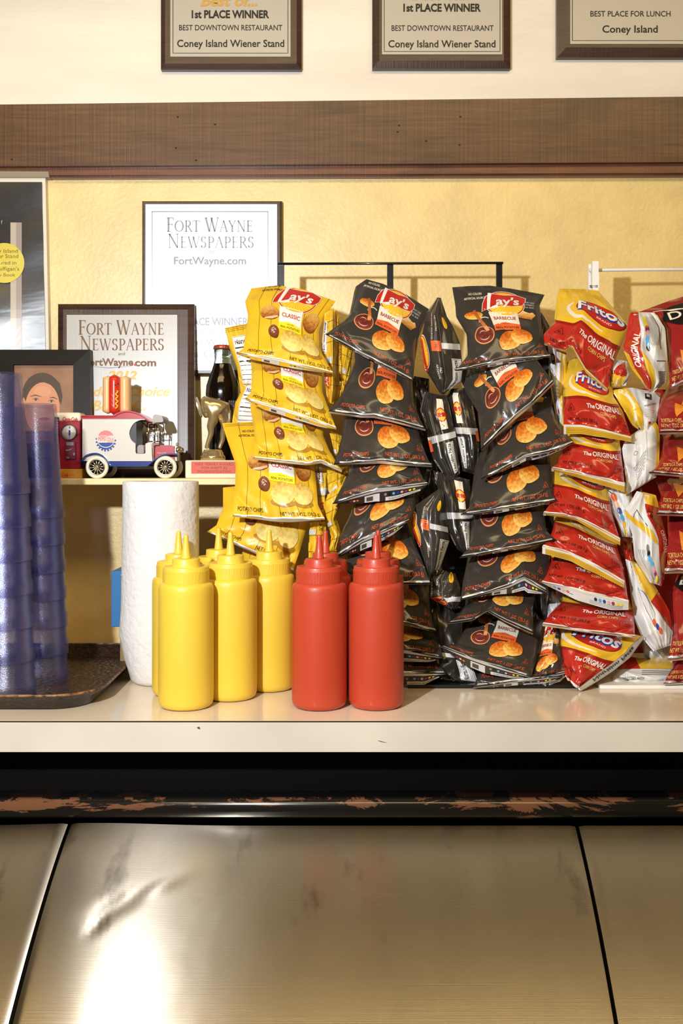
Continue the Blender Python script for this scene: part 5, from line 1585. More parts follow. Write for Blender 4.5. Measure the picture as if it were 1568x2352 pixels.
BAGN = [0]
def bag(label, tmpl, top, bottom, left=(), right=(), doff=0.0, tilt=0.085, puff=0.017, win=(0, 1, 0, 1), prof='pillow', flap=None, crumple=1.0, group=None, Db=None, ridge=0.5, rh=0.03, skew=0.0):
    BAGN[0] += 1
    seed = BAGN[0]
    rnd = random.Random(seed * 7 + 1)
    N = 44
    t = np.linspace(0, 1, N + 1)
    L = [top[0]] + list(left) + [bottom[0]]
    R = [top[-1]] + list(right) + [bottom[-1]]
    T_, B_, L_, R_ = pl_eval(top, t), pl_eval(bottom, t), pl_eval(L, t), pl_eval(R, t)
    U, V = np.meshgrid(t, t)
    u = U[..., None]; v = V[..., None]
    S = (1 - v) * T_[None] + v * B_[None] + (1 - u) * L_[:, None] + u * R_[:, None] - ((1 - u) * (1 - v) * T_[0] + u * (1 - v) * T_[-1] + (1 - u) * v * B_[0] + u * v * B_[-1])
    ybot = max(p[1] for p in bottom)
    if Db is None:
        Db = 1.52 - (ybot - 850) / 735.0 * 0.11 + doff
    Dt = Db + tilt
    D = Dt + (Db - Dt) * V + skew * (U - .5)
    s1 = lambda x, w: 1 - (1 - np.minimum(x / w, 1)) ** 2
    eu = np.minimum(U, 1 - U); ev = np.minimum(V, 1 - V)
    body = np.sqrt(np.clip(s1(eu, .5), 0, 1)) * s1(ev, .42)
    if prof == 'tent':
        rr = ridge
        tent = np.where(U < rr, U / rr, (1 - U) / (1 - rr))
        dl = rh * tent * np.clip(s1(ev, .35), 0, 1) ** .5 + puff * .35 * np.sin(2 * np.pi * np.clip(U, 0, 1)) ** 2 * s1(ev, .4)
    else:
        dl = puff * body
    # folds and creases of the film
    if tmpl[:4] in ('corn', 'tort') and crumple == 1.0: crumple = 1.6
    elif crumple == 1.0: crumple = 1.2
    env = np.clip(s1(eu, .12), 0, 1) * np.clip(s1(ev, .06), 0, 1)
    cr = np.zeros_like(U)
    for k in range(9):
        a = rnd.uniform(0, math.pi); cx, cy = rnd.uniform(.05, .95), rnd.uniform(.05, .95)
        d = (U - cx) * math.cos(a) + (V - cy) * math.sin(a)
        e = -(U - cx) * math.sin(a) + (V - cy) * math.cos(a)
        ln = rnd.uniform(.15, .4)
        cr += rnd.choice([-1, 1, 1]) * rnd.uniform(.0006, .0019) * np.exp(-np.abs(d) / rnd.uniform(.02, .06)) * np.exp(-(e / ln) ** 2)
    for k in range(4):
        fx, fy = rnd.uniform(-3, 3), rnd.uniform(-3, 3)
        cr += .0007 * np.sin(2 * np.pi * (fx * U + fy * V) + rnd.uniform(0, 6.28))
    # pleats fanning out of the seals, and the flat corner facets
    ph = rnd.uniform(0, 6.28); kf = rnd.uniform(2.0, 3.6)
    for (q, c0) in ((1 - V, 1.0), (V, .8)):
        cr += c0 * .0030 * np.sin(2 * np.pi * kf * U + ph + 2 * np.sin(5 * U)) * np.exp(-q / .13) * (1 - np.exp(-q / .03))
        cr += c0 * .0014 * np.sin(2 * np.pi * (kf * 2.3) * U + ph * 2) * np.exp(-q / .07) * (1 - np.exp(-q / .02))
    dl = dl + crumple * cr * env
    if prof != 'tent':
        for (cxx, sg) in ((0.0, 1), (1.0, 1)):
            dd = np.abs(U - cxx) * 1.0 + (1 - V) * 1.1
            dl = dl - .004 * crumple * np.exp(-((dd - .28) / .06) ** 2) * env
    Df = D - dl
    Db_ = D + np.clip(puff * .7 * body, 0, None) + .0015 * np.clip(env, 0, 1)
    Pf = to_world(S[..., 0], S[..., 1], Df)
    Pb = to_world(CX + (S[..., 0] - CX) * D / Db_, HY + (S[..., 1] - HY) * D / Db_, Db_)
    Nf = grid_normals(Pf)
    tm, basem = TEMPL[tmpl]
    cen = Pf.reshape(-1, 3).mean(0)
    zmin = float(Pf[..., 2].min())
    root = thing('chip_bag', label, 'chip bag', (float(cen[0]), float(cen[1]), zmin), group)
    n1 = N + 1
    vs = np.concatenate([Pf.reshape(-1, 3), Pb.reshape(-1, 3)])
    nb = -Nf
    ns = np.concatenate([Nf.reshape(-1, 3), nb.reshape(-1, 3)])
    faces = []
    for j in range(N):
        for i in range(N):
            a = j * n1 + i
            faces.append((a, a + n1, a + n1 + 1, a + 1))
    nf = len(faces)
    for f in list(faces[:nf]):
        faces.append(tuple(k + n1 * n1 for k in reversed(f)))
    # close the rim
    rim = [j for j in range(n1)] + [j * n1 + N for j in range(1, n1)] + [N * n1 + i for i in range(N - 1, -1, -1)] + [j * n1 for j in range(N - 1, 0, -1)]
    for k in range(len(rim)):
        a, b = rim[k], rim[(k + 1) % len(rim)]
        faces.append((a, b, b + n1 * n1, a + n1 * n1))
    mats = [basem] + tm.mats if hasattr(tm, 'mats') else [basem]
    mi = [0] * len(faces)
    if tmpl == 'corn':      # the film itself is yellow above the printed boundary
        yi = 1 + tm.mn[M_FYEL.name]
        for q in range(nf):
            a_ = win[0] + (win[1] - win[0]) * ((q % N) + .5) / N; b_ = win[2] + (win[3] - win[2]) * ((q // N) + .5) / N
            if b_ < np.interp(a_, [0, .3, .55, .8, 1], [.43, .455, .49, .5, .47]) - .02: mi[q] = yi
    uv = [0.0] * (8 * len(faces))
    ov = overlay(tm, win, Pf, Nf)
    if ov is not None:
        p, f2, m2, uv2, n2 = ov
        o = len(vs)
        vs = np.concatenate([vs, p]); ns = np.concatenate([ns, n2])
        faces += [tuple(k + o for k in f) for f in f2]
        mi += [m + 1 for m in m2]; uv += uv2
    mesh_from('pouch', vs, faces, mats, mi, uv, ns, root)
    if flap is not None:
        style, hs = flap[:2]
        edge = flap[2] if len(flap) > 2 else bottom
        dvx, dvy = flap[3] if len(flap) > 3 else (0.0, 1.0)
        tb = np.linspace(0, 1, 25)
        Bp = pl_eval(edge, tb)
        hh = np.interp(tb, [h[0] for h in hs], [h[1] for h in hs])
        Dbot = np.interp(tb, t, D[-1]) if len(flap) == 2 else np.interp(tb, [0, 1], [Db - .001, Dt - .004])
        rows = []
        for q in (0, .5, 1.0):
            Dq = Dbot - .0012 + q * (.006 if len(flap) == 2 else -.009)
            rows.append(to_world(Bp[:, 0] + q * hh * dvx, Bp[:, 1] - 1.2 + q * hh * dvy, Dq + .0012 * np.sin(tb * 17 + seed) * q))
        G = np.stack(rows)
        Ng = grid_normals(G)
        vf = np.concatenate([G.reshape(-1, 3), (G - Ng * .0009).reshape(-1, 3)])
        nn = np.concatenate([Ng.reshape(-1, 3), -Ng.reshape(-1, 3)])
        ff = []
        m = 25
        for j in range(2):
            for i in range(m - 1):
                a = j * m + i
                ff.append((a, a + m, a + m + 1, a + 1)); ff.append(tuple(k + 3 * m for k in (a + 1, a + m + 1, a + m, a)))
        rim = list(range(m)) + [m + m - 1, 2 * m + m - 1] + list(range(3 * m - 2, 2 * m - 1, -1)) + [m]
        for k in range(len(rim)):
            a, b = rim[k], rim[(k + 1) % len(rim)]
            ff.append((a, b, b + 3 * m, a + 3 * m))
        fa = FLAPS[style]
        mif = [0] * len(ff); uvf = [0.0] * (8 * len(ff))
        ov = overlay(fa, (0, 1, 0, 1), G, Ng)
        p, f2, m2, uv2, n2 = ov
        o = len(vf)
        vf = np.concatenate([vf, p]); nn = np.concatenate([nn, n2])
        ff += [tuple(k + o for k in f) for f in f2]; mif += [q + 1 for q in m2]; uvf += uv2
        mesh_from('bottom_seal', vf, ff, [FLAP_BASE[style]] + fa.mats, mif, uvf, nn, root)
    return root

GY = 'yellow potato chip bags on the black rack'
GB = 'black barbecue chip bags on the black rack'
GR = 'corn chip bags on the white rack'
GD = 'dark red tortilla chip bags on the white rack'

# ---- yellow column
bag('yellow potato chip bag, topmost of the front stack, its whole red banner showing', 'classic', [(577, 662), (640, 655), (700, 667), (771, 692)], [(543, 812), (600, 820), (650, 829), (700, 842), (765, 858)],
    [(562, 693), (569, 724), (559, 800)], [(742, 732), (732, 760), (733, 800)], win=(-.04, .98, .09, 1), flap=('classic', [(0, 3), (.15, 10), (.45, 14), (.6, 12), (.85, 5), (1, 1)]), group=GY)
bag('yellow potato chip bag, second from top of the front stack, right below the topmost', 'classic', [(572, 800), (650, 795), (740, 815)], [(563, 916), (640, 938), (700, 958), (772, 985)],
    [(578, 850), (577, 900)], [(739, 860), (740, 900)], win=(-.02, 1, .13, 1), flap=('classic', [(0, 3), (.2, 14), (.5, 15), (.8, 11), (1, 3)]), group=GY)
bag('yellow potato chip bag, third from top of front stack, level with gold trophy', 'classic', [(573, 925), (650, 920), (745, 945)], [(581, 1053), (650, 1060), (705, 1065), (737, 1060), (785, 1081)],
    [(583, 985), (585, 1035)], [(742, 1000), (756, 1035)], win=(-.02, 1.04, .25, 1), flap=('pale', [(0, 2), (.5, 4), (.7, 4), (1, 4)]), group=GY)
bag('yellow potato chip bag, fourth from top, broad and upright with a level bottom edge', 'classic', [(510, 972), (585, 968), (665, 985), (735, 1010)], [(534, 1186), (600, 1190), (628, 1193), (680, 1194), (746, 1193)],
    [(522, 1012), (541, 1066), (540, 1110), (536, 1150)], [(722, 1075), (726, 1110), (730, 1160)], win=(-.02, 1, 0, 1), tilt=.09, doff=.008, flap=('pale', [(0, 1), (.3, 4), (.6, 6), (1, 1)]), group=GY)
bag('lowest yellow potato chip bag of the front stack, just above the yellow bottle nozzles', 'classic', [(512, 1120), (600, 1110), (715, 1130)], [(476, 1221), (540, 1249), (590, 1270), (630, 1290), (672, 1312)],
    [(512, 1165), (497, 1206)], [(707, 1201), (690, 1260)], win=(-.04, 1, .22, 1), doff=.055, tilt=.05, flap=('pale', [(0, 1), (.4, 3), (1, 4)]), group=GY)
bag('yellow chip bag half hidden behind the yellow bottles, under the lowest of the stack', 'classic', [(560, 1240), (690, 1250)], [(540, 1400), (692, 1410)], [], [], doff=.085, tilt=.04, group=GY)
bag('yellow chip bag behind the topmost one, nutrition panel beside the dark glass bottle', 'classic_back', [(516, 753), (545, 747), (600, 738)], [(552, 900), (610, 900)], [(527, 800), (544, 845)], [], Db=1.585, tilt=.02, puff=.012, group=GY)
bag('yellow chip bag behind the second one, top edge beside the dark glass bottle', 'classic_back', [(554, 861), (610, 864)], [(533, 985), (620, 990)], [(558, 890), (540, 925), (533, 966)], [], Db=1.575, tilt=.015, puff=.012, win=(0, 1, 0, .9), group=GY)
bag('yellow chip bag seen edge-on right of the topmost yellow bag, with a nutrition strip', 'classic_side', [(745, 720), (767, 706)], [(752, 925), (765, 928)], [(738, 800), (745, 870)], [(770, 775), (770, 857), (767, 918)], Db=1.56, tilt=.02, prof='tent', rh=.012, ridge=.8, group=GY, puff=.01)
bag('yellow chip bag edge-on in shade, pressed behind the nutrition-strip bag', 'classic_side', [(768, 709), (777, 720)], [(766, 930), (778, 925)], [(770, 800)], [(784, 770), (788, 890)], Db=1.59, tilt=.01, prof='tent', rh=.01, group=GY, win=(.5, 1, 0, 1), puff=.01)
bag('narrow yellow chip bag edge just left of the topmost black barbecue bag', 'classic_side', [(784, 785), (812, 800)], [(786, 902), (792, 900)], [(786, 850)], [(806, 845), (800, 880)], Db=1.575, tilt=.02, prof='tent', rh=.008, group=GY, win=(.4, 1, .2, .8), puff=.008)
bag('small yellow chip bag corner between the third yellow bag and the third black bag', 'classic_side', [(755, 988), (790, 1003)], [(770, 1046), (780, 1048)], [(763, 1020)], [(784, 1030)], Db=1.525, tilt=.02, prof='tent', rh=.008, group=GY, win=(.45, 1, .2, .6), puff=.008)
bag('yellow chip bag corner under the tail of the third yellow bag', 'classic_side', [(750, 1076), (800, 1072)], [(768, 1146), (793, 1108)], [(753, 1126)], [(797, 1090)], Db=1.515, tilt=.02, prof='tent', rh=.01, group=GY, win=(.42, 1, 0, .7), puff=.008)
bag('crumpled yellow chip bag standing edge-on left of the fifth black bag', 'classic_side', [(752, 1136), (791, 1108)], [(754, 1266), (772, 1266)], [(744, 1158), (751, 1198), (762, 1234)], [(783, 1160), (772, 1191), (783, 1227), (775, 1250)], Db=1.49, tilt=.02, prof='tent', rh=.014, ridge=.6, group=GY, win=(.45, 1, 0, 1), puff=.01)
bag('narrow yellow chip bag edge directly right of the fourth yellow bag', 'classic_side', [(721, 1072), (754, 1076)], [(735, 1240), (752, 1235)], [(727, 1110), (733, 1160)], [(754, 1120), (750, 1190)], Db=1.53, tilt=.02, prof='tent', rh=.012, group=GY, win=(0, .7, .3, 1), puff=.01)
bag('yellow chip bag edge-on directly above the left red bottle nozzles', 'classic_side', [(712, 1200), (748, 1198)], [(708, 1300), (748, 1300)], [(709, 1263)], [], Db=1.50, tilt=.02, prof='tent', rh=.01, group=GY, win=(.5, 1, .4, 1), puff=.01)

# ---- black column by the yellow bags
bag('black barbecue chip bag, tilted topmost one of the left black stack', 'bbq', [(817, 658), (841, 641), (880, 652), (930, 675), (986, 711)], [(747, 768), (800, 797), (850, 823), (900, 850), (948, 876)],
    [(813, 670), (803, 720), (775, 748)], [(969, 754), (960, 778), (952, 836)], win=(-.04, 1.02, .06, 1), flap=('bbq', [(0, 1), (.3, 4), (.7, 4), (1, 1)]), group=GB)
bag('black barbecue chip bag, second from top of the left black stack', 'bbq', [(812, 790), (880, 790), (950, 815)], [(755, 945), (830, 955), (860, 955), (910, 968), (977, 986)],
    [(815, 830), (785, 905)], [(947, 884), (950, 925), (964, 963)], win=(-.06, 1.02, .26, 1), flap=('silver', [(0, 4), (.5, 5), (1, 4)]), group=GB)
bag('black barbecue chip bag, third from top of left black stack, bottom edge level', 'bbq', [(800, 905), (955, 915)], [(766, 1067), (830, 1062), (875, 1058), (920, 1064), (992, 1070)],
    [(790, 960), (782, 1020)], [(958, 980), (970, 1025), (985, 1060)], win=(-.06, 1.0, .26, 1), flap=('silver', [(0, 1), (.5, 7), (1, 3)]), group=GB)
bag('black barbecue chip bag, fourth from top of left black stack, dots along its seal', 'bbq', [(808, 1020), (955, 1010)], [(764, 1158), (810, 1143), (866, 1126), (920, 1120), (983, 1112)],
    [(803, 1075), (787, 1112)], [(961, 1075), (972, 1100)], win=(-.06, 1.0, .36, 1), flap=('bbq', [(0, 1), (.3, 20), (.5, 28), (.65, 27), (.93, 13), (1, 2)]), group=GB)
bag('black barbecue chip bag, fifth from top of left black stack, slanting up rightward', 'bbq', [(818, 1110), (890, 1095), (958, 1100)], [(775, 1279), (800, 1262), (833, 1241), (870, 1226), (937, 1197)],
    [(806, 1175), (780, 1232)], [(953, 1146), (950, 1170)], win=(.06, 1.0, .40, 1), flap=('bbq', [(0, 2), (.3, 22), (.5, 24), (.8, 16), (1, 2)]), group=GB)
bag('black barbecue chip bag right behind the nozzles of the right red bottles', 'bbq', [(800, 1215), (860, 1205), (932, 1196)], [(785, 1345), (880, 1342), (988, 1341)],
    [], [(952, 1245), (974, 1300)], win=(-.02, 1.0, .40, 1), flap=('silver', [(0, 1), (1, 1)]), group=GB)
bag('black barbecue chip bag right of the right red bottle, first below its cap', 'bbq', [(800, 1325), (985, 1335)], [(790, 1415), (930, 1431), (1001, 1451)], [], [(986, 1390), (994, 1432)], win=(-.1, 1.0, .45, 1), doff=.01, flap=('bbq', [(0, 2), (.6, 5), (1, 2)]), group=GB)
bag('black barbecue chip bag right of the right red bottle, second below its cap', 'bbq', [(820, 1430), (995, 1437)], [(800, 1484), (930, 1496), (1017, 1511)], [], [(1006, 1465)], win=(-.06, 1.05, .48, 1), doff=.01, tilt=.07, flap=('bbq', [(0, 24), (.6, 24), (.85, 16), (1, 2)]), group=GB)
bag('black barbecue chip bag lowest beside the right red bottle, resting at the rack base', 'bbq', [(830, 1500), (1010, 1506)], [(820, 1548), (1024, 1548)], [], [(1014, 1530)], win=(0, 1.02, .78, 1), doff=.01, tilt=.06, puff=.012, flap=('bbq', [(0, 26), (.75, 26), (.9, 10), (1, 2)]), group=GB)

# ---- bags hanging sideways between the two black stacks
bag('black chip bag hanging edge-on, topmost between the two black stacks, pointed top', 'bbq_side', [(1004, 683), (1012, 684)], [(1012, 906), (1020, 906)], [(978, 720), (967, 782), (977, 850)], [(1026, 727), (1040, 750), (1056, 788), (1063, 850), (1060, 876), (1035, 893)], Db=1.545, tilt=.03, prof='tent', rh=.028, ridge=.42, group=GB)
bag('black chip bag hanging sideways below the pointed one, small round logo near its top', 'bbq_back', [(974, 900), (1022, 909)], [(1034, 1114), (1056, 1086)], [(964, 943), (978, 987), (994, 1057)], [(1030, 925), (1046, 1000)], Db=1.525, tilt=.03, prof='tent', rh=.012, ridge=.35, group=GB)
bag('black chip bag hanging sideways left of the tilted second bag of the right stack', 'bbq_back', [(1036, 893), (1078, 890)], [(1062, 1082), (1091, 1090)], [(1027, 910), (1043, 1001)], [(1090, 952), (1101, 1022), (1096, 1080)], Db=1.54, tilt=.03, prof='tent', rh=.014, ridge=.5, group=GB, win=(1, 0, 0, 1))
bag('black chip bag edge-on beside the fifth left bag, half sun logo showing', 'bbq_side', [(1006, 1124), (1019, 1126)], [(984, 1320), (991, 1321)], [(955, 1160), (944, 1200), (962, 1253)], [(1024, 1180), (1032, 1244), (1010, 1305)], Db=1.475, tilt=.03, prof='tent', rh=.022, ridge=.62, group=GB, win=(0, 1, .08, 1))
bag('black chip bag edge-on left of the fourth and fifth right black bags', 'bbq_back', [(994, 1080), (1078, 1102)], [(1066, 1272), (1081, 1268)], [(1013, 1150), (1024, 1216), (1050, 1262)], [(1081, 1139), (1086, 1197)], Db=1.495, tilt=.03, prof='tent', rh=.018, ridge=.4, group=GB)
bag('crumpled black chip bag in shade left of the sixth bag of the right stack', 'bbq_side', [(1010, 1308), (1045, 1318)], [(1030, 1398), (1050, 1398)], [(989, 1330), (987, 1373)], [(1057, 1350), (1057, 1380)], Db=1.47, tilt=.03, prof='tent', rh=.016, ridge=.6, group=GB, win=(.24, .9, .2, .6), crumple=2)
bag('dark crumpled chip bag deep between the stacks, left of the seventh right bag', 'plain_black', [(985, 1380), (1062, 1395)], [(1005, 1560), (1062, 1550)], [(990, 1450)], [], Db=1.475, tilt=.02, group=GB, crumple=2)
bag('dark chip bag lying at the rack base between the two black stacks', 'bbq_back', [(1000, 1490), (1090, 1500)], [(1010, 1560), (1120, 1575)], [], [], Db=1.445, tilt=.03, group=GB, win=(.3, 1, .4, 1), puff=.01)
bag('dark chip bag filling the gap right of the upper left black stack', 'plain_black', [(930, 860), (985, 870)], [(955, 1010), (990, 1000)], [], [], Db=1.59, tilt=.01, group=GB, puff=.012)
bag('dark chip bag filling the gap beside the third and fourth left black bags', 'plain_black', [(955, 1040), (1005, 1060)], [(960, 1170), (1010, 1150)], [], [], Db=1.57, tilt=.01, group=GB, puff=.012)
bag('dark chip bag deep behind the bottom of the left black stack', 'plain_black', [(950, 1290), (1010, 1310)], [(975, 1520), (1040, 1520)], [], [], Db=1.53, tilt=.01, group=GB, puff=.012)

# ---- filler bags added behind the stacks so the gaps between them read dark
for (lb, tm_, x0_, x1_, y0_, y1_, g_) in (('added filler bag darkening the gap behind the two upright bags with round logos', 'plain_black', 958, 1112, 905, 1070, GB),
        ('added filler bag darkening the gap left of the fourth right black bag', 'plain_black', 950, 1112, 1065, 1215, GB),
        ('added filler bag darkening the gap left of the fifth right black bag', 'plain_black', 950, 1118, 1210, 1375, GB),
        ('added filler bag darkening the lowest gap between the black stacks', 'plain_black', 940, 1110, 1370, 1560, GB),
        ('added red filler bag darkening the gap left of the second tortilla chip bag', 'plain_red', 1400, 1560, 890, 1090, GR),
        ('added red filler bag darkening the gap left of the fourth tortilla chip bag', 'plain_red', 1405, 1560, 1085, 1290, GR),
        ('added red filler bag darkening the gap left of the sixth tortilla chip bag', 'plain_red', 1420, 1575, 1285, 1500, GR)):
    bag(lb, tm_, [(x0_, y0_), (x1_, y0_ + 6)], [(x0_ + 6, y1_), (x1_ - 6, y1_)], [], [], Db=1.605 - max(0, y0_ - 900) * .00008, tilt=.012, puff=.010, group=g_)

# ---- right black column
bag('black barbecue chip bag, topmost of the right black stack, fully visible with crimped top', 'bbq', [(1038, 660), (1075, 657), (1125, 656), (1180, 664), (1250, 677)], [(1046, 852), (1100, 841), (1150, 829), (1200, 825), (1264, 819)],
    [(1045, 700), (1047, 728), (1071, 768), (1074, 816)], [(1239, 701), (1244, 755), (1252, 800)], win=(0, 1, 0, 1), flap=('bbq', [(0, 2), (.4, 9), (.6, 8), (1, 2)]), group=GB)
bag('black barbecue chip bag, second of the right black stack, turned steeply to the right', 'bbq', [(1052, 860), (1125, 800), (1200, 760)], [(1104, 1034), (1145, 992), (1186, 953), (1225, 922), (1271, 877)],
    [(1072, 905), (1096, 945), (1103, 1005)], [(1228, 820), (1250, 850)], win=(-.05, 1.0, .12, 1), flap=('silver', [(0, 3), (.5, 8), (1, 5)]), group=GB)
bag('black barbecue chip bag, third of the right black stack, reaching toward the corn chips', 'bbq', [(1112, 990), (1180, 925), (1262, 910)], [(1105, 1101), (1150, 1080), (1205, 1049), (1260, 1038), (1317, 1018)],
    [(1116, 1040), (1108, 1080)], [(1275, 963), (1290, 990)], win=(-.08, 1.0, .36, 1), flap=('bbq', [(0, 1), (.4, 10), (.6, 12), (1, 2)]), group=GB)
bag('black barbecue chip bag, fourth of the right black stack', 'bbq', [(1095, 1040), (1180, 1025), (1258, 1025)], [(1058, 1182), (1110, 1176), (1150, 1168), (1210, 1160), (1279, 1150)],
    [(1086, 1102), (1077, 1166)], [(1266, 1078), (1269, 1136)], win=(-.05, 1.02, .38, 1), flap=('bbq', [(0, 3), (.4, 10), (.7, 7), (1, 3)]), group=GB)
bag('black barbecue chip bag, fifth of the right black stack', 'bbq', [(1088, 1140), (1250, 1130)], [(1055, 1281), (1110, 1272), (1158, 1261), (1215, 1253), (1276, 1240)],
    [(1082, 1190), (1079, 1255)], [(1250, 1186), (1255, 1220)], win=(-.02, 1.03, .40, 1), flap=('bbq', [(0, 3), (.5, 6), (1, 1)]), group=GB)
bag('black barbecue chip bag, sixth of the right black stack, its right seal folded up', 'bbq', [(1078, 1240), (1262, 1230)], [(1057, 1378), (1110, 1364), (1168, 1346), (1203, 1328), (1259, 1362)],
    [(1072, 1290), (1062, 1342)], [(1263, 1285), (1257, 1331)], win=(-.02, 1.04, .40, 1), flap=('bbq', [(0, 2), (.4, 12), (.65, 26), (.75, 30), (.9, 14), (1, 3)]), group=GB)
bag('black barbecue chip bag, seventh of the right black stack, its bottom edge bent upward', 'bbq', [(1072, 1335), (1238, 1325)], [(1027, 1432), (1085, 1424), (1118, 1402), (1160, 1426), (1224, 1455)],
    [(1068, 1390), (1050, 1414)], [(1232, 1354), (1222, 1400), (1224, 1435)], win=(-.02, 1.02, .42, 1), flap=('silver', [(0, 2), (1, 3)]), group=GB)
bag('black barbecue chip bag, eighth of right black stack, cream tag above its chips', 'bbq', [(1088, 1395), (1150, 1402), (1245, 1425)], [(1010, 1484), (1060, 1504), (1105, 1520), (1160, 1538), (1219, 1556)],
    [(1076, 1430), (1048, 1478)], [(1243, 1462), (1229, 1522)], win=(-.02, 1.06, .18, 1), flap=('bbq', [(0, 2), (.3, 22), (.5, 25), (.8, 16), (1, 2)]), group=GB)
bag('black barbecue chip bag squeezed beside the lowest corn chip bag, left of it', 'bbq', [(1254, 1436), (1284, 1442)], [(1200, 1566), (1240, 1556), (1307, 1544)], [(1240, 1500), (1222, 1545)], [(1290, 1495), (1298, 1528)], win=(.36, 1.0, .1, 1), doff=.012, tilt=.05, flap=('bbq', [(0, 10), (.5, 24), (.8, 18), (1, 2)]), group=GB)
bag('black barbecue chip bag lying on the counter at the foot of the right stack', 'bbq', [(1105, 1528), (1240, 1545)], [(1086, 1579), (1130, 1574), (1175, 1566), (1292, 1554)], [(1098, 1550)], [], win=(-.04, 1.0, .82, 1), tilt=.04, puff=.010, doff=.006, flap=('bbq', [(0, 4), (.5, 10), (.8, 12), (1, 3)]), group=GB)
bag('black chip bag behind the topmost right one, dark corner left of the corn chips', 'plain_black', [(1225, 700), (1246, 722)], [(1225, 960), (1280, 985)], [], [(1268, 760), (1262, 860)], Db=1.575, tilt=.02, group=GB)
bag('dark chip bag in the gap right of the fifth and sixth right black bags', 'plain_black', [(1225, 1150), (1285, 1170)], [(1220, 1420), (1290, 1430)], [], [], Db=1.515, tilt=.02, group=GB)

# ---- corn chip column
bag('red and yellow corn chip bag at the top, held by the white clothespin', 'corn', [(1283, 664), (1340, 665), (1372, 668), (1384, 682)], [(1250, 789), (1296, 806), (1313, 792), (1345, 848), (1395, 894)],
    [(1277, 700), (1273, 740), (1248, 768)], [(1410, 712), (1445, 752), (1426, 790), (1404, 850)], win=(-.02, .92, -.10, .90), puff=.022, flap=('gold', [(0, 3), (.3, 5), (.5, 12), (1, 6)]), group=GR, doff=.01)
bag('red and yellow corn chip bag second from top in the corn chip column', 'corn', [(1290, 840), (1335, 815), (1400, 825)], [(1294, 976), (1335, 977), (1385, 987), (1449, 1004)],
    [(1292, 879), (1294, 919)], [(1407, 911), (1430, 945), (1441, 980)], win=(-.02, .96, -.10, .90), puff=.022, flap=('gold', [(0, 22), (.5, 20), (1, 12)]), group=GR)
bag('red and yellow corn chip bag third from top in the corn chip column', 'corn', [(1300, 965), (1422, 965)], [(1266, 1076), (1320, 1085), (1365, 1096), (1434, 1114)],
    [(1287, 1035), (1281, 1065)], [(1422, 1017), (1428, 1060)], win=(0, .96, 0, 1), puff=.02, flap=('gold', [(0, 6), (.5, 14), (1, 17)]), group=GR)
bag('red and yellow corn chip bag fourth from top, its left seal bent out white', 'corn', [(1270, 1070), (1398, 1085)], [(1247, 1179), (1300, 1184), (1323, 1189), (1370, 1212), (1424, 1242)],
    [(1269, 1115), (1260, 1162)], [(1399, 1139), (1404, 1180)], win=(0, .96, .1, 1), puff=.02, flap=('gold', [(0, 5), (.4, 8), (.8, 14), (1, 12)]), group=GR)
bag('corn chip bag fifth from top with a long slanting yellow bottom seal', 'corn', [(1274, 1165), (1405, 1200)], [(1245, 1255), (1310, 1271), (1370, 1302), (1433, 1340)],
    [(1272, 1205), (1262, 1238)], [(1416, 1255), (1428, 1294)], win=(0, .98, .15, 1), puff=.02, flap=('gold', [(0, 17), (.5, 20), (1, 12)]), group=GR)
bag('corn chip bag sixth from top, showing a white underside with coloured dots', 'corn', [(1268, 1255), (1402, 1280)], [(1243, 1338), (1300, 1350), (1375, 1368), (1443, 1384)],
    [(1265, 1290), (1256, 1318)], [(1432, 1305), (1440, 1365)], win=(.02, 1.0, .2, 1), puff=.02, flap=('white', [(0, 2), (.4, 24), (.8, 28), (1, 18)]), group=GR)
bag('mostly red corn chip bag, seventh from top in the corn chip column', 'corn', [(1296, 1355), (1440, 1370)], [(1245, 1434), (1300, 1442), (1345, 1450), (1457, 1463)],
    [(1292, 1380), (1262, 1411)], [(1452, 1401), (1457, 1440)], win=(.02, 1.0, .2, 1), puff=.02, flap=('pale', [(0, 4), (.5, 3), (1, 2)]), group=GR)
bag('lowest corn chip bag, standing on one corner, white diagonal edge at right', 'corn', [(1292, 1440), (1380, 1440), (1478, 1463)], [(1299, 1556), (1312, 1570), (1335, 1588)],
    [(1288, 1475), (1292, 1520)], [(1445, 1510), (1410, 1538), (1370, 1565)], win=(.12, 1.05, .1, 1), tilt=.06, puff=.02, doff=.0, flap=('facts', [(0, 9), (.3, 15), (.8, 14), (1, 6)], [(1335, 1588), (1372, 1566), (1412, 1539), (1447, 1510), (1480, 1465)], (-.62, -.78)), group=GR, crumple=1.6)
bag('corn chip bag turned sideways, white back and barcode out, right of the clothespin bag', 'corn_side', [(1446, 719), (1475, 717), (1502, 718)], [(1488, 897), (1500, 902)], [(1437, 775), (1430, 800), (1450, 845), (1470, 872)], [(1526, 752), (1532, 828), (1528, 880)], Db=1.51, tilt=.03, prof='tent', rh=.022, ridge=.45, group=GR, crumple=1.5)
bag('small red and yellow bag end between the clothespin bag and the sideways white bag', 'corn_low', [(1403, 822), (1440, 830)], [(1402, 888), (1436, 886)], [], [(1448, 860)], Db=1.545, tilt=.02, group=GR, win=(.6, 1.1, .9, .1), crumple=1.5)
bag('corn chip bag turned sideways, yellow and white, right of the second corn chip bag', 'corn_back', [(1405, 897), (1450, 890), (1517, 903)], [(1470, 990), (1490, 997)], [(1428, 934), (1453, 978)], [(1511, 943), (1507, 968)], Db=1.53, tilt=.02, prof='tent', rh=.018, ridge=.45, group=GR, crumple=1.5)
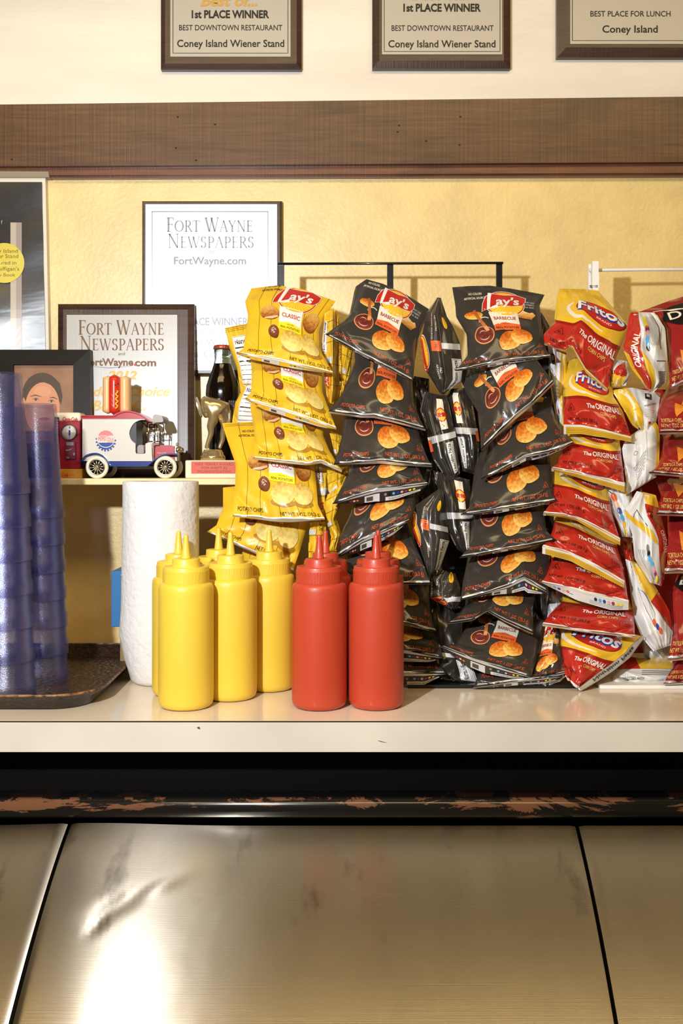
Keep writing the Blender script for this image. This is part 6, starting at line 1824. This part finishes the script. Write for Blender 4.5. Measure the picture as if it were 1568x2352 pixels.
bag('corn chip bag white side out, right of the third corn chip bag', 'corn_text', [(1436, 1008), (1470, 985), (1503, 968)], [(1435, 1138), (1470, 1118), (1506, 1096)], [(1428, 1030), (1437, 1101)], [(1514, 985), (1512, 1072)], Db=1.505, tilt=.03, prof='tent', rh=.018, ridge=.6, group=GR)
bag('white corn chip bag corner with coloured dots beside the fourth corn chip bag', 'corn_dots', [(1378, 1115), (1448, 1110)], [(1428, 1232), (1452, 1235)], [(1396, 1150), (1418, 1200)], [(1452, 1150)], Db=1.505, tilt=.02, prof='tent', rh=.012, group=GR)
bag('corn chip bag edge-on, white and red halves, right of the fifth corn chip bag', 'corn_wrap', [(1462, 1128), (1505, 1138)], [(1492, 1338), (1518, 1346)], [(1444, 1158), (1436, 1180), (1452, 1229), (1457, 1283)], [(1513, 1171), (1531, 1240), (1525, 1325)], Db=1.475, tilt=.03, prof='tent', rh=.024, ridge=.55, group=GR, crumple=1.5)
bag('white, yellow and red corn chip bag leaning right of the sixth corn chip bag', 'corn_low', [(1436, 1284), (1468, 1296)], [(1500, 1496), (1540, 1482)], [(1446, 1345), (1455, 1420), (1474, 1465)], [(1500, 1342), (1536, 1402), (1544, 1455)], Db=1.465, tilt=.03, prof='tent', rh=.02, ridge=.5, group=GR, crumple=1.5)
bag('red sliver of a bag in the gap right of the fifth corn chip bag', 'plain_red', [(1422, 1225), (1448, 1235)], [(1440, 1310), (1466, 1330)], [], [], Db=1.515, tilt=.02, group=GR)
bag('corn chip bag lying flat at the base of the white rack', 'corn_flat', [(1420, 1508), (1548, 1518)], [(1405, 1566), (1550, 1566)], [], [], Db=1.45, tilt=.06, puff=.014, group=GR)
bag('white and blue bag end low down behind the lowest corn chip bag', 'corn_text', [(1470, 1450), (1545, 1465)], [(1480, 1520), (1548, 1525)], [], [], Db=1.505, tilt=.02, group=GR)
bag('yellow and white bag edge showing left of the second corn chip bag', 'corn_back', [(1256, 790), (1300, 812)], [(1272, 1000), (1305, 1010)], [(1266, 880), (1280, 960)], [], Db=1.555, tilt=.02, group=GR, win=(1, 0, 0, 1))
bag('blue and white crumpled bag corner left of the seventh corn chip bag', 'corn_text', [(1262, 1340), (1300, 1352)], [(1255, 1440), (1296, 1440)], [], [], Db=1.50, tilt=.02, group=GR, crumple=2)

# ---- tortilla chip column, cut by the right edge of the picture
bag('dark red tortilla chip bag, topmost at the right edge of the picture', 'tortilla', [(1466, 717), (1533, 692), (1568, 681), (1650, 662)], [(1539, 893), (1568, 881), (1660, 858)], [(1508, 722), (1527, 757), (1533, 830)], [], win=(-.04, 1, .02, 1), puff=.022, flap=('pale', [(0, 2), (1, 4)]), group=GD, doff=.01)
bag('dark red tortilla chip bag, second from top at the right edge', 'tortilla', [(1538, 878), (1660, 870)], [(1513, 994), (1600, 992), (1670, 985)], [(1517, 918), (1509, 948)], [], win=(-.02, 1, .35, 1), puff=.022, flap=('silver', [(0, 4), (1, 5)]), group=GD)
bag('dark red tortilla chip bag, third from top at the right edge, pointed left corner', 'tortilla', [(1519, 985), (1660, 980)], [(1490, 1086), (1568, 1092), (1670, 1085)], [(1518, 1030), (1512, 1070)], [], win=(-.04, 1, .42, 1), puff=.02, flap=('silver', [(0, 3), (1, 6)]), group=GD)
bag('dark red tortilla chip bag, fourth from top at the right edge', 'tortilla', [(1503, 1096), (1560, 1100), (1660, 1098)], [(1507, 1181), (1568, 1182), (1670, 1175)], [(1517, 1139), (1512, 1168)], [], win=(-.02, 1, .60, 1), puff=.02, flap=('silver', [(0, 3), (1, 6)]), group=GD)
bag('dark red tortilla chip bag, fifth from top at the right edge', 'tortilla', [(1530, 1170), (1660, 1170)], [(1525, 1315), (1600, 1312), (1670, 1305)], [(1530, 1210), (1531, 1294)], [], win=(0, 1, .45, 1), puff=.02, flap=('pale', [(0, 3), (1, 4)]), group=GD)
bag('dark red tortilla chip bag, sixth from top at the right edge', 'tortilla', [(1555, 1320), (1660, 1310)], [(1532, 1516), (1600, 1510), (1670, 1500)], [(1540, 1362), (1545, 1459)], [], win=(0, 1, .2, 1), puff=.02, flap=('pale', [(0, 3), (1, 4)]), group=GD)
bag('dark red tortilla chip bag, lowest at the right edge, on the white rack base', 'tortilla', [(1546, 1500), (1660, 1490)], [(1523, 1571), (1600, 1568), (1670, 1560)], [(1543, 1532)], [], win=(0, 1, .6, 1), puff=.016, tilt=.06, doff=.005, flap=('pale', [(0, 2), (1, 3)]), group=GD)
